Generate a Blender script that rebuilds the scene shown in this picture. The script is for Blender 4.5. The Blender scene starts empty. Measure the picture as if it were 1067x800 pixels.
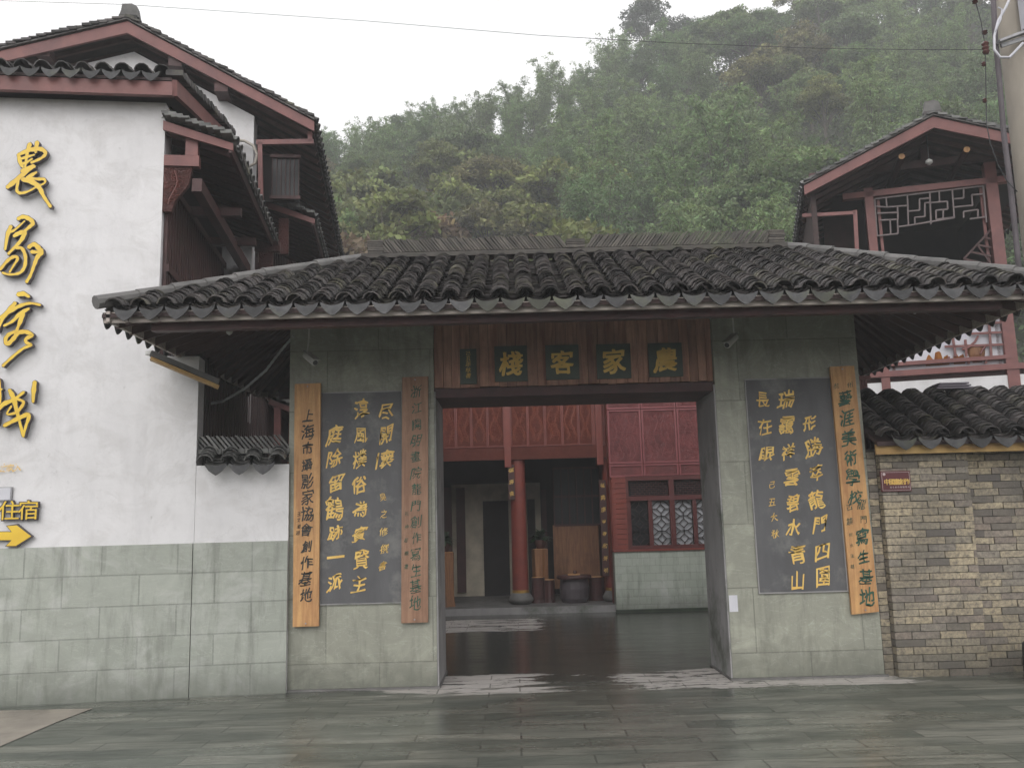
import bpy, math, random
import numpy as np
from mathutils import Vector, Matrix
random.seed(7); np.random.seed(7)
R = math.radians
scene = bpy.context.scene
col = scene.collection
# ---------------------------------------------------------------- camera
PITCH, ROLL, FPX, EYE = R(8.9), R(1.5), 930.0, 1.55
fw = Vector((0, math.cos(PITCH), math.sin(PITCH))); u0 = Vector((0, -math.sin(PITCH), math.cos(PITCH)))
cr = Vector((1, 0, 0)) * math.cos(ROLL) - u0 * math.sin(ROLL)
cu_ = u0 * math.cos(ROLL) + Vector((1, 0, 0)) * math.sin(ROLL)
CAM = Vector((0, 0, EYE))
cd = bpy.data.cameras.new('camera'); cam = bpy.data.objects.new('camera', cd); col.objects.link(cam)
cd.sensor_width = 36; cd.sensor_fit = 'HORIZONTAL'; cd.lens = 36 * FPX / 1067; cd.clip_end = 3000; cd.clip_start = .05
m = Matrix((cr, cu_, -fw)).transposed().to_4x4(); m.translation = CAM; cam.matrix_world = m
scene.camera = cam
# ---------------------------------------------------------------- world, sun, exposure
SUN_EL, SUN_ROT = R(33), R(150)
w = bpy.data.worlds.new('World'); scene.world = w; w.use_nodes = True
nt = w.node_tree; bg = nt.nodes['Background']
sky = nt.nodes.new('ShaderNodeTexSky'); sky.sky_type = 'NISHITA'; sky.sun_disc = False
sky.sun_elevation = SUN_EL; sky.sun_rotation = SUN_ROT; sky.dust_density = 5; sky.air_density = 1.0; sky.ozone_density = 1
hs = nt.nodes.new('ShaderNodeHueSaturation'); hs.inputs['Saturation'].default_value = .10
mx = nt.nodes.new('ShaderNodeMix'); mx.data_type = 'RGBA'; mx.inputs[0].default_value = .6
mx.inputs[7].default_value = (16.5, 16.2, 16.3, 1)
nt.links.new(sky.outputs[0], hs.inputs['Color']); nt.links.new(hs.outputs[0], mx.inputs[6]); nt.links.new(mx.outputs[2], bg.inputs['Color'])
bg.inputs['Strength'].default_value = .085
sd = bpy.data.lights.new('sun', 'SUN'); sd.energy = .95; sd.angle = R(45); sd.color = (1, .97, .93)
so = bpy.data.objects.new('sun', sd); col.objects.link(so)
# direction towards the sun, behind and to the left of the camera
sdir = Vector((-math.sin(R(12)) * math.cos(SUN_EL), -math.cos(R(12)) * math.cos(SUN_EL), math.sin(SUN_EL)))
so.rotation_euler = sdir.to_track_quat('Z', 'Y').to_euler()
sky.sun_rotation = math.atan2(sdir.x, sdir.y)
vs = scene.view_settings; vs.view_transform = 'Standard'; vs.look = 'None'; vs.gamma = 1; vs.use_curve_mapping = False
vs.exposure = 0.48
cy = scene.cycles; cy.max_bounces = 6; cy.diffuse_bounces = 3; cy.glossy_bounces = 3; cy.volume_bounces = 1
cy.transparent_max_bounces = 8; cy.use_denoising = True; cy.caustics_reflective = False; cy.caustics_refractive = False
cy.use_adaptive_sampling = True; cy.adaptive_threshold = .02
# ---------------------------------------------------------------- pixel -> point helpers (photo pixels, 1067x800)
def ray(x, y): return fw + cr * ((x - 533.5) / FPX) + cu_ * ((400 - y) / FPX)
def PY(x, y, Y): d = ray(x, y); return CAM + d * (Y / d.y)
def PG(x, y, z=0.): d = ray(x, y); return CAM + d * ((z - EYE) / d.z)
def PP(x, y, p0, n): d = ray(x, y); return CAM + d * ((Vector(p0) - CAM).dot(n) / d.dot(n))
# ---------------------------------------------------------------- mesh builder
class MB:
    def __init__(s): s.v = []; s.f = []
    def add(s, vs, fs):
        b = len(s.v); s.v += [tuple(v) for v in vs]; s.f += [tuple(i + b for i in f) for f in fs]; return s
    def box(s, x0, x1, y0, y1, z0, z1, M=None):
        vs = [Vector((x, y, z)) for z in (z0, z1) for y in (y0, y1) for x in (x0, x1)]
        if M is not None: vs = [M @ v for v in vs]
        return s.add(vs, [(0, 2, 3, 1), (4, 5, 7, 6), (0, 1, 5, 4), (2, 6, 7, 3), (0, 4, 6, 2), (1, 3, 7, 5)])
    def bar(s, a, b, w, h, up=(0, 0, 1), off=0.):
        a = Vector(a); b = Vector(b); d = (b - a).normalized(); up = Vector(up)
        sx = d.cross(up)
        if sx.length < 1e-4: sx = d.cross(Vector((1, 0, 0)))
        sx.normalize(); sz = sx.cross(d).normalized()
        vs = [p + sx * (i * w / 2) + sz * (j * h / 2 + off) for p in (a, b) for i, j in ((-1, -1), (1, -1), (1, 1), (-1, 1))]
        return s.add(vs, [(0, 1, 2, 3)[::-1], (4, 5, 6, 7), (0, 1, 5, 4), (1, 2, 6, 5), (2, 3, 7, 6), (3, 0, 4, 7)])
    def tube(s, pts, r, n=8, cap=True):
        pts = [Vector(p) for p in pts]; rs = r if isinstance(r, (list, tuple)) else [r] * len(pts)
        vs = []; prev = None
        for i, p in enumerate(pts):
            d = (pts[min(i + 1, len(pts) - 1)] - pts[max(i - 1, 0)]).normalized()
            a = prev if prev is not None else (Vector((0, 0, 1)) if abs(d.z) < .9 else Vector((1, 0, 0)))
            a = (a - d * a.dot(d)).normalized(); prev = a; b = d.cross(a)
            vs += [p + (a * math.cos(t) + b * math.sin(t)) * rs[i] for t in [2 * math.pi * k / n for k in range(n)]]
        fs = [(i * n + k, i * n + (k + 1) % n, (i + 1) * n + (k + 1) % n, (i + 1) * n + k) for i in range(len(pts) - 1) for k in range(n)]
        if cap: fs += [tuple(range(n))[::-1], tuple((len(pts) - 1) * n + k for k in range(n))]
        return s.add(vs, fs)
    def lathe(s, c, prof, n=16, jit=0.):
        c = Vector(c); vs = []
        ph = [1 + random.uniform(-jit, jit) for _ in range(n)]
        for r, z in prof: vs += [c + Vector((r * ph[k] * math.cos(2 * math.pi * k / n), r * ph[k] * math.sin(2 * math.pi * k / n), z)) for k in range(n)]
        fs = [(i * n + k, i * n + (k + 1) % n, (i + 1) * n + (k + 1) % n, (i + 1) * n + k) for i in range(len(prof) - 1) for k in range(n)]
        fs += [tuple(range(n))[::-1], tuple((len(prof) - 1) * n + k for k in range(n))]
        return s.add(vs, fs)
    def slab(s, pts, d):
        """polygon extruded along vector d"""
        pts = [Vector(p) for p in pts]; d = Vector(d); n = len(pts)
        vs = pts + [p + d for p in pts]
        return s.add(vs, [tuple(range(n)), tuple(range(n, 2 * n))[::-1]] + [(i, i + n, (i + 1) % n + n, (i + 1) % n) for i in range(n)])
    def build(s, name, mat, parent=None, smooth=False, recalc=False):
        me = bpy.data.meshes.new(name); me.from_pydata(s.v, [], s.f); me.update()
        if recalc:
            import bmesh
            bm = bmesh.new(); bm.from_mesh(me); bmesh.ops.recalc_face_normals(bm, faces=bm.faces); bm.to_mesh(me); bm.free()
        me.materials.append(mat)
        if smooth: me.polygons.foreach_set('use_smooth', [True] * len(me.polygons))
        o = bpy.data.objects.new(name, me); col.objects.link(o)
        if parent is not None: o.parent = parent
        return o
def tag(o, label=None, cat=None, group=None, kind=None):
    if label: o['label'] = label
    if cat: o['category'] = cat
    if group: o['group'] = group
    if kind: o['kind'] = kind
    return o
def empty(name, loc=(0, 0, 0), rz=0., label=None, cat=None, group=None):
    o = bpy.data.objects.new(name, None); col.objects.link(o); o.location = loc; o.rotation_euler = (0, 0, rz)
    o.empty_display_size = .2
    return tag(o, label, cat, group)
def copy_tree(o, parent=None):
    c = o.copy(); col.objects.link(c); c.parent = parent
    for ch in list(o.children): copy_tree(ch, c)
    return c
# ---------------------------------------------------------------- materials
def newmat(name):
    m = bpy.data.materials.new(name); m.use_nodes = True
    t = m.node_tree; return m, t, t.nodes['Principled BSDF']
def N(t, k, **kw):
    n = t.nodes.new(k)
    for a, b in kw.items():
        if a.startswith('i_'):
            key = a[2:]; n.inputs[int(key) if key.isdigit() else key.replace('_', ' ')].default_value = b
        else: setattr(n, a, b)
    return n
def mixc(t, fac, a, b, mode='MIX'):
    n = t.nodes.new('ShaderNodeMix'); n.data_type = 'RGBA'; n.blend_type = mode
    for i, v in ((0, fac), (6, a), (7, b)):
        if isinstance(v, bpy.types.NodeSocket): t.links.new(v, n.inputs[i])
        elif i == 0: n.inputs[0].default_value = v
        else: n.inputs[i].default_value = (*v, 1) if len(v) == 3 else v
    return n.outputs[2]
def ramp(t, src, p0, p1, a=(0, 0, 0), b=(1, 1, 1)):
    n = t.nodes.new('ShaderNodeValToRGB'); e = n.color_ramp.elements
    e[0].position = p0; e[1].position = p1; e[0].color = (*a, 1); e[1].color = (*b, 1)
    t.links.new(src, n.inputs[0]); return n.outputs[0]
def coords(t, scale=(1, 1, 1), out='Object'):
    tc = N(t, 'ShaderNodeTexCoord'); mp = N(t, 'ShaderNodeMapping'); mp.inputs['Scale'].default_value = scale
    t.links.new(tc.outputs[out], mp.inputs[0]); return mp.outputs[0]
def noise(t, vec, scale, detail=4, rough=.6, dist=0.):
    n = N(t, 'ShaderNodeTexNoise'); n.inputs['Scale'].default_value = scale; n.inputs['Detail'].default_value = detail
    n.inputs['Roughness'].default_value = rough; n.inputs['Distortion'].default_value = dist
    t.links.new(vec, n.inputs['Vector']); return n.outputs[0]
def math_(t, op, a, b=None, c=None):
    n = N(t, 'ShaderNodeMath', operation=op)
    for i, v in enumerate((a, b, c)):
        if v is None: continue
        if isinstance(v, bpy.types.NodeSocket): t.links.new(v, n.inputs[i])
        else: n.inputs[i].default_value = v
    return n.outputs[0]
def bump(t, p, h, strength=.3, dist=.01, prev=None):
    b = N(t, 'ShaderNodeBump'); b.inputs['Strength'].default_value = strength; b.inputs['Distance'].default_value = dist
    t.links.new(h, b.inputs['Height'])
    if prev is not None: t.links.new(prev, b.inputs['Normal'])
    t.links.new(b.outputs[0], p.inputs['Normal']); return b.outputs[0]
def mat(name, c1, c2=None, scale=4, stretch=(1, 1, 1), rough=.7, r2=None, bmp=.2, bscale=40, bdist=.005, island=0., obj=0., lo=.35, hi=.65, c3=None, s3=1.2, metal=0., spec=.5):
    m, t, p = newmat(name)
    v = coords(t, stretch); n1 = noise(t, v, scale)
    c = mixc(t, ramp(t, n1, lo, hi), c1, c2 or tuple(x * .7 for x in c1))
    if c3: c = mixc(t, ramp(t, noise(t, coords(t), s3, 6, .7), .52, .68), c, c3)
    if island or obj:
        g = N(t, 'ShaderNodeNewGeometry').outputs['Random Per Island'] if island else N(t, 'ShaderNodeObjectInfo').outputs['Random']
        k = island or obj
        mr = N(t, 'ShaderNodeMapRange'); t.links.new(g, mr.inputs[0]); mr.inputs[3].default_value = 1 - k; mr.inputs[4].default_value = 1 + k
        h = N(t, 'ShaderNodeHueSaturation'); t.links.new(mr.outputs[0], h.inputs['Value']); t.links.new(c, h.inputs['Color']); c = h.outputs[0]
    t.links.new(c, p.inputs['Base Color'])
    if r2 is not None:
        rr = N(t, 'ShaderNodeMapRange'); t.links.new(n1, rr.inputs[0]); rr.inputs[1].default_value = .35; rr.inputs[2].default_value = .65
        rr.inputs[3].default_value = rough; rr.inputs[4].default_value = r2; t.links.new(rr.outputs[0], p.inputs['Roughness'])
    else: p.inputs['Roughness'].default_value = rough
    p.inputs['Metallic'].default_value = metal; p.inputs['Specular IOR Level'].default_value = spec
    if bmp: bump(t, p, noise(t, v, bscale, 5), bmp, bdist)
    return m
def stone_mat(name, bw, bh, ca, cb, mortar, off=.5, z0=0., vein=.5, grime=(.06, .065, .05), x0=0., mort=.008, axis='x'):
    m, t, p = newmat(name)
    tc = N(t, 'ShaderNodeTexCoord'); sp = N(t, 'ShaderNodeSeparateXYZ'); t.links.new(tc.outputs['Object'], sp.inputs[0])
    cb_ = N(t, 'ShaderNodeCombineXYZ')
    hx = math_(t, 'ADD', math_(t, 'ADD', sp.outputs[0], sp.outputs[1]), x0)
    t.links.new(hx, cb_.inputs[0]); t.links.new(math_(t, 'SUBTRACT', sp.outputs[2], z0), cb_.inputs[1])
    br = N(t, 'ShaderNodeTexBrick'); t.links.new(cb_.outputs[0], br.inputs['Vector']); br.offset = off
    br.inputs['Scale'].default_value = 1; br.inputs['Brick Width'].default_value = bw; br.inputs['Row Height'].default_value = bh
    br.inputs['Mortar Size'].default_value = mort; br.inputs['Mortar Smooth'].default_value = .3; br.inputs['Bias'].default_value = 0
    br.inputs['Color1'].default_value = (*ca, 1); br.inputs['Color2'].default_value = (*cb, 1); br.inputs['Mortar'].default_value = (*mortar, 1)
    v = tc.outputs['Object']
    n1 = noise(t, v, 3.5, 8, .65, 1.2)
    c = mixc(t, math_(t, 'MULTIPLY', n1, vein), br.outputs['Color'], tuple(x * .45 for x in ca))
    mp = N(t, 'ShaderNodeMapping'); mp.inputs['Scale'].default_value = (1, 1, 3); mp.inputs['Rotation'].default_value = (.3, .5, .4); t.links.new(v, mp.inputs[0])
    n2 = noise(t, mp.outputs[0], 1.6, 5, .6, 2.5)
    ve = ramp(t, math_(t, 'ABSOLUTE', math_(t, 'SUBTRACT', n2, .5)), 0, .012, (1, 1, 1), (0, 0, 0))
    c = mixc(t, math_(t, 'MULTIPLY', ve, .35), c, (.5, .52, .46))
    c = mixc(t, math_(t, 'MULTIPLY', ramp(t, noise(t, v, 1.9, 7, .7, 1.), .5, .66), .35), c, tuple(min(.6, x * 1.4) for x in ca))
    st = noise(t, coords(t, (5, 5, .7)), 1.6, 5, .7)
    c = mixc(t, math_(t, 'MULTIPLY', ramp(t, st, .5, .75), .45), c, grime)
    # splash dirt that sits near the ground
    gz = N(t, 'ShaderNodeMapRange'); t.links.new(math_(t, 'ADD', sp.outputs[2], math_(t, 'MULTIPLY', noise(t, v, 4, 5), .35)), gz.inputs[0])
    gz.inputs[1].default_value = .18; gz.inputs[2].default_value = .55; gz.inputs[3].default_value = .6; gz.inputs[4].default_value = 0
    c = mixc(t, gz.outputs[0], c, grime)
    t.links.new(c, p.inputs['Base Color']); p.inputs['Roughness'].default_value = .55
    b = bump(t, p, math_(t, 'SUBTRACT', 1., br.outputs['Fac']), .5, .006)
    bump(t, p, noise(t, v, 35, 6), .12, .01, b)
    return m
def plaster_mat(name, base=(.74, .73, .74)):
    m, t, p = newmat(name); v = coords(t)
    c = mixc(t, ramp(t, noise(t, v, 1.1, 6, .65), .4, .7), base, tuple(x * .86 for x in base))
    st = noise(t, coords(t, (3, 3, .6)), 1.3, 7, .75)
    c = mixc(t, math_(t, 'MULTIPLY', ramp(t, st, .5, .75), .26), c, (.42, .41, .42))
    c = mixc(t, math_(t, 'MULTIPLY', ramp(t, noise(t, coords(t, (1, 1, 1.4)), 2.4, 8, .7, .8), .48, .62), .34), c, (.50, .485, .475))
    cr3 = noise(t, v, 1.1, 8, .55, 1.2); c = mixc(t, math_(t, 'MULTIPLY', ramp(t, math_(t, 'ABSOLUTE', math_(t, 'SUBTRACT', cr3, .47)), 0, .0018, (1, 1, 1), (0, 0, 0)), .16), c, (.3, .29, .28))
    c = mixc(t, math_(t, 'MULTIPLY', ramp(t, noise(t, v, 9, 6, .75), .66, .72), .35), c, (.3, .29, .28))
    t.links.new(c, p.inputs['Base Color']); p.inputs['Roughness'].default_value = .85
    b = bump(t, p, noise(t, v, 5, 4), .25, .02); bump(t, p, noise(t, v, 70, 4), .12, .003, b)
    return m
def leaf_mat(name, stops):
    m, t, p = newmat(name)
    oi = N(t, 'ShaderNodeObjectInfo').outputs['Random']
    cr_ = N(t, 'ShaderNodeValToRGB'); el = cr_.color_ramp.elements
    for i, (pos, c) in enumerate(stops):
        e = el[i] if i < 2 else el.new(pos)
        e.position = pos; e.color = (*c, 1)
    t.links.new(oi, cr_.inputs[0])
    at = N(t, 'ShaderNodeAttribute', attribute_name='tone')
    gi = N(t, 'ShaderNodeNewGeometry').outputs['Random Per Island']
    val = math_(t, 'MULTIPLY', math_(t, 'MULTIPLY_ADD', at.outputs['Fac'], 1.5, .35), math_(t, 'MULTIPLY_ADD', gi, .7, .65))
    h = N(t, 'ShaderNodeHueSaturation'); t.links.new(val, h.inputs['Value']); t.links.new(cr_.outputs[0], h.inputs['Color'])
    t.links.new(math_(t, 'MULTIPLY_ADD', gi, .05, .475), h.inputs['Hue'])
    t.links.new(h.outputs[0], p.inputs['Base Color']); p.inputs['Roughness'].default_value = .6
    tr = N(t, 'ShaderNodeBsdfTranslucent'); t.links.new(h.outputs[0], tr.inputs[0])
    ms = N(t, 'ShaderNodeMixShader'); ms.inputs[0].default_value = .3
    t.links.new(p.outputs[0], ms.inputs[1]); t.links.new(tr.outputs[0], ms.inputs[2])
    t.links.new(ms.outputs[0], t.nodes['Material Output'].inputs[0])
    return m
def carved_mat(name, c, scale=9., st=.8, rough=.5, dark=.55):
    m, t, p = newmat(name); v = coords(t)
    n = noise(t, v, scale, 3, .5, 3.0)
    rg = math_(t, 'ABSOLUTE', math_(t, 'SUBTRACT', math_(t, 'FRACT', math_(t, 'MULTIPLY', n, 5)), .5))
    c_ = mixc(t, ramp(t, noise(t, v, 3, 4), .35, .7), c, tuple(x * dark for x in c))
    t.links.new(c_, p.inputs['Base Color']); p.inputs['Roughness'].default_value = rough
    bump(t, p, rg, st, .03)
    return m
def wood_mat(name, c1, c2, axis='z', rough=.6, sc=6., st=12., knots=None):
    m, t, p = newmat(name)
    s = {'x': (1, st, st), 'y': (st, 1, st), 'z': (st, st, 1)}[axis]
    v = coords(t, s); n = noise(t, v, sc / 3, 6, .65, .6)
    c = mixc(t, ramp(t, n, .35, .65), c1, c2)
    c = mixc(t, math_(t, 'MULTIPLY', ramp(t, noise(t, coords(t), 2.3, 6, .7), .45, .75), .5), c, knots or tuple(x * .4 for x in c2))
    g = N(t, 'ShaderNodeNewGeometry').outputs['Random Per Island']
    h = N(t, 'ShaderNodeHueSaturation'); t.links.new(math_(t, 'MULTIPLY_ADD', g, .5, .75), h.inputs['Value']); t.links.new(c, h.inputs['Color'])
    t.links.new(h.outputs[0], p.inputs['Base Color']); p.inputs['Roughness'].default_value = rough
    bump(t, p, n, .35, .006); return m

WHITE = plaster_mat('white_plaster')
WHITE2 = plaster_mat('aged_white_plaster', (.62, .61, .58))
STONE_L = stone_mat('green_stone_cladding', .70, .29, (.45, .475, .42), (.37, .395, .345), (.28, .30, .265), vein=.75)
STONE_P = stone_mat('olive_stone_slabs', 1.05, .62, (.39, .395, .325), (.31, .315, .26), (.19, .19, .16), vein=.95, z0=.25, x0=.35, mort=.006)
JAMB = mat('jamb_cement', (.33, .32, .32), (.24, .235, .235), 3, (1, 1, .5), .8, bmp=.3, c3=(.1, .11, .09))
SLATE = mat('grey_slate', (.11, .11, .115), (.075, .075, .08), 3, (1, 1, .4), .6, bmp=.25, c3=(.17, .17, .165), s3=2.5)
TILE = mat('dark_clay_tile', (.066, .058, .055), (.03, .028, .03), 6, rough=.62, bmp=.4, bscale=30, island=.9, c3=(.10, .095, .065), s3=3.0, spec=.4)
TILE_L = mat('pale_clay_tile', (.17, .17, .16), (.09, .09, .09), 6, rough=.65, bmp=.3, island=.4)
RIDGEM = mat('ridge_tile_clay', (.095, .084, .072), (.05, .045, .04), 9, rough=.7, bmp=.3, island=.4, c3=(.09, .10, .06))
DRIP = mat('drip_tile_clay', (.06, .06, .062), (.033, .033, .035), 14, rough=.7, bmp=.5, island=.55, c3=(.075, .08, .05))
MORTAR = mat('grey_mortar', (.16, .155, .15), (.09, .088, .085), 4, rough=.7, bmp=.4)
EAVEW = mat('weathered_eave_board', (.48, .43, .39), (.34, .29, .27), 5, (1, 6, 6), .7)
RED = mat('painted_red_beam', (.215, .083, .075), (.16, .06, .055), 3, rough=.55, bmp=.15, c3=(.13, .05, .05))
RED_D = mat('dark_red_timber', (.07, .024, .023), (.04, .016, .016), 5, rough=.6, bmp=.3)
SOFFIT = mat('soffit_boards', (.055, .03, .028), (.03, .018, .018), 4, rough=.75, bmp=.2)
RAFTER = mat('rafter_timber', (.10, .048, .042), (.06, .03, .028), 5, rough=.65, bmp=.2)
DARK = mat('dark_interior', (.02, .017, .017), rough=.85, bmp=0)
HALLRED = mat('hall_red_paint', (.21, .045, .03), (.16, .034, .026), 4, rough=.45, bmp=.15)
CARVED = carved_mat('carved_red_panel', (.245, .066, .046), 16, 1., dark=.75)
CARVED2 = carved_mat('carved_maroon_panel', (.21, .06, .06), 12, .6)
CARVED3 = carved_mat('carved_bracket_wood', (.13, .042, .035), 9, 1.)
BOARD = wood_mat('orange_pine_board', (.58, .335, .135), (.40, .195, .08), 'z')
BOARD2 = wood_mat('grey_brown_board', (.32, .185, .115), (.22, .115, .07), 'z')
HEADW = wood_mat('header_planks', (.46, .25, .17), (.25, .11, .08), 'z', knots=(.03, .015, .012))
OAK = wood_mat('stump_wood', (.30, .15, .07), (.16, .07, .035), 'z')
YELW = wood_mat('yellow_fascia_wood', (.50, .33, .12), (.38, .22, .08), 'x')
GOLD = mat('gold_paint', (.85, .58, .16), (.74, .46, .11), 10, rough=.5, bmp=0)
YEL = mat('yellow_enamel', (.80, .55, .035), (.72, .46, .03), 4, rough=.4, bmp=0)
CHARSIDE = mat('dark_letter_side', (.09, .075, .085), rough=.6, bmp=0)
GREENP = mat('green_paint', (.022, .10, .06), (.03, .06, .04), 20, rough=.6, bmp=0)
BLACKP = mat('black_paint', (.03, .032, .028), rough=.6, bmp=0)
HEADPL = mat('dark_green_plaque', (.055, .075, .055), (.035, .05, .04), 4, rough=.5, bmp=.1)
PLASTIC = mat('off_white_plastic', (.62, .62, .60), rough=.4, bmp=0)
BLACK = mat('black_plastic', (.015, .015, .016), rough=.3, bmp=0)
STEEL = mat('galvanised_steel', (.4, .4, .41), rough=.45, metal=.6, bmp=0)
CONC = mat('pole_concrete', (.33, .295, .245), (.25, .225, .19), 3, (1, 1, .3), .85, bmp=.3)
GREYW = mat('grey_lattice_paint', (.20, .155, .155), (.13, .10, .10), 5, rough=.5, bmp=0)
PANE = mat('frosted_pane', (.42, .43, .46), (.33, .34, .36), 2, rough=.35, bmp=0)
PANEW = mat('white_panel', (.62, .62, .66), (.5, .5, .55), 2, rough=.5, bmp=0)
GLASSD = mat('dark_window_glass', (.02, .022, .026), rough=.35, bmp=0, spec=.25)
TILEW = stone_mat('pale_wall_tiles', .20, .13, (.45, .49, .43), (.39, .43, .37), (.30, .33, .28), vein=.25, mort=.004)
CREAM = mat('cream_inner_wall', (.50, .45, .36), rough=.8, bmp=.1)
ORANGE = mat('orange_cloth', (.50, .20, .04), (.4, .13, .03), 9, rough=.8)
HOSE = mat('beige_hose', (.5, .46, .4), rough=.5, bmp=0)
CONDUIT = mat('grey_corrugated', (.5, .5, .52), rough=.5, bmp=0)
CERAMIC = mat('brown_ceramic', (.09, .035, .03), rough=.25, bmp=0)
BRASS = mat('brass_band', (.5, .32, .09), rough=.35, metal=.7, bmp=0)
MAROON = mat('maroon_enamel', (.115, .018, .022), rough=.35, bmp=0)
PINKP = mat('pale_pink_paint', (.6, .5, .5), rough=.5, bmp=0)
BRICK, bt, bp = newmat('old_grey_brick')
gi = N(bt, 'ShaderNodeNewGeometry').outputs['Random Per Island']
cr1 = N(bt, 'ShaderNodeValToRGB'); el = cr1.color_ramp.elements
for i, (pos, c) in enumerate([(0, (.14, .125, .11)), (.2, (.34, .30, .225)), (.42, (.47, .395, .27)), (.66, (.50, .42, .285)), (.8, (.30, .27, .225)), (.93, (.30, .245, .20)), (1, (.115, .105, .10))]):
    e = el[i] if i < 2 else el.new(pos); e.position = pos; e.color = (*c, 1)
bt.links.new(gi, cr1.inputs[0]); bv = coords(bt)
c = mixc(bt, ramp(bt, noise(bt, bv, 25, 6, .7), .4, .7), cr1.outputs[0], (.13, .115, .10))
bigd = ramp(bt, noise(bt, bv, 1.3, 5, .6), .46, .64)
c = mixc(bt, math_(bt, 'MULTIPLY', bigd, .55), c, (.085, .08, .072))
spz = N(bt, 'ShaderNodeSeparateXYZ'); bt.links.new(bv, spz.inputs[0])
gz = N(bt, 'ShaderNodeMapRange'); bt.links.new(math_(bt, 'ADD', spz.outputs[2], math_(bt, 'MULTIPLY', noise(bt, bv, 3, 5), .7)), gz.inputs[0])
gz.inputs[1].default_value = .3; gz.inputs[2].default_value = 1.05; gz.inputs[3].default_value = .75; gz.inputs[4].default_value = 0
c = mixc(bt, gz.outputs[0], c, (.062, .06, .048))
bt.links.new(c, bp.inputs['Base Color']); bp.inputs['Roughness'].default_value = .85; bump(bt, bp, noise(bt, bv, 45, 5), .5, .006)
BRICKM = mat('brick_mortar', (.07, .062, .052), (.045, .04, .035), 8, rough=.9, bmp=.5)

# paving: wet slate planks with pale dry stone where the rain has not settled
PAVE, pt, pp = newmat('wet_slate_paving')
pv = coords(pt)
br = N(pt, 'ShaderNodeTexBrick'); pt.links.new(pv, br.inputs['Vector']); br.offset = .37; br.offset_frequency = 2
for k, v_ in (('Scale', 1), ('Brick Width', .78), ('Row Height', .235), ('Mortar Size', .008), ('Mortar Smooth', .25), ('Bias', -.1)): br.inputs[k].default_value = v_
br.inputs['Color1'].default_value = (.12, .132, .11, 1); br.inputs['Color2'].default_value = (.27, .265, .225, 1); br.inputs['Mortar'].default_value = (.07, .07, .06, 1)
sx = coords(pt, (.35, 1.6, 1)); streak = noise(pt, sx, 3.2, 7, .7, .4)
wetc = mixc(pt, ramp(pt, streak, .3, .7), br.outputs['Color'], (.055, .064, .054))
ps = N(pt, 'ShaderNodeSeparateXYZ'); pt.links.new(pv, ps.inputs[0])
def band(a0, a1, b0, b1):
    up = N(pt, 'ShaderNodeMapRange'); pt.links.new(ps.outputs[1], up.inputs[0]); up.inputs[1].default_value = a0; up.inputs[2].default_value = a1
    dn = N(pt, 'ShaderNodeMapRange'); pt.links.new(ps.outputs[1], dn.inputs[0]); dn.inputs[1].default_value = b0; dn.inputs[2].default_value = b1; dn.inputs[3].default_value = 1; dn.inputs[4].default_value = 0
    return math_(pt, 'MULTIPLY', up.outputs[0], dn.outputs[0])
pn = noise(pt, coords(pt, (.55, 2.0, 1)), 2.2, 9, .78, .5)
b1 = band(8.35, 8.65, 9.6, 10.2)
xl = N(pt, 'ShaderNodeMapRange'); pt.links.new(ps.outputs[0], xl.inputs[0]); xl.inputs[1].default_value = -2.6; xl.inputs[2].default_value = -1.2
xr = N(pt, 'ShaderNodeMapRange'); pt.links.new(ps.outputs[0], xr.inputs[0]); xr.inputs[1].default_value = 3.6; xr.inputs[2].default_value = 5.2; xr.inputs[3].default_value = 1; xr.inputs[4].default_value = 0
b1 = math_(pt, 'MULTIPLY', b1, math_(pt, 'MULTIPLY', xl.outputs[0], xr.outputs[0]))
gp = N(pt, 'ShaderNodeMapRange'); pt.links.new(math_(pt, 'ABSOLUTE', math_(pt, 'SUBTRACT', ps.outputs[0], .62)), gp.inputs[0]); gp.inputs[1].default_value = .15; gp.inputs[2].default_value = .6; gp.inputs[3].default_value = .72
b1 = math_(pt, 'MULTIPLY', b1, gp.outputs[0])
b2 = band(12.6, 13.6, 15.0, 16.4)
xb = N(pt, 'ShaderNodeMapRange'); pt.links.new(ps.outputs[0], xb.inputs[0]); xb.inputs[1].default_value = .2; xb.inputs[2].default_value = 1.4; xb.inputs[3].default_value = 1; xb.inputs[4].default_value = .0
b2 = math_(pt, 'MULTIPLY', b2, xb.outputs[0])
dry = ramp(pt, math_(pt, 'ADD', math_(pt, 'MULTIPLY', math_(pt, 'MAXIMUM', b1, b2), .5), pn), .955, .975)
dcol = mixc(pt, br.outputs['Fac'], mixc(pt, ramp(pt, pn, .4, .8), (.50, .47, .445), (.36, .34, .32)), (.2, .19, .17))
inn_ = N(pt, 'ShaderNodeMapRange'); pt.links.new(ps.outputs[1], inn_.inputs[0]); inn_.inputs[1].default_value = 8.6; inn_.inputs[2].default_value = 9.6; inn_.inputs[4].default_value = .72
wetc = mixc(pt, inn_.outputs[0], wetc, (.035, .035, .03))  # inner paving darker: wet stone, plus the dark reflection painted into its colour
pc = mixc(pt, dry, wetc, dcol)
pt.links.new(pc, pp.inputs['Base Color'])
wet = ramp(pt, noise(pt, coords(pt, (.5, 1.2, 1)), .8, 5, .6, .5), .42, .60)
bin_ = N(pt, 'ShaderNodeMapRange'); pt.links.new(ps.outputs[1], bin_.inputs[0]); bin_.inputs[1].default_value = 8.2; bin_.inputs[2].default_value = 9.6
pud = math_(pt, 'MAXIMUM', wet, bin_.outputs[0])
rgh = N(pt, 'ShaderNodeMapRange'); pt.links.new(pud, rgh.inputs[0]); rgh.inputs[3].default_value = .42; rgh.inputs[4].default_value = .12
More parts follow.
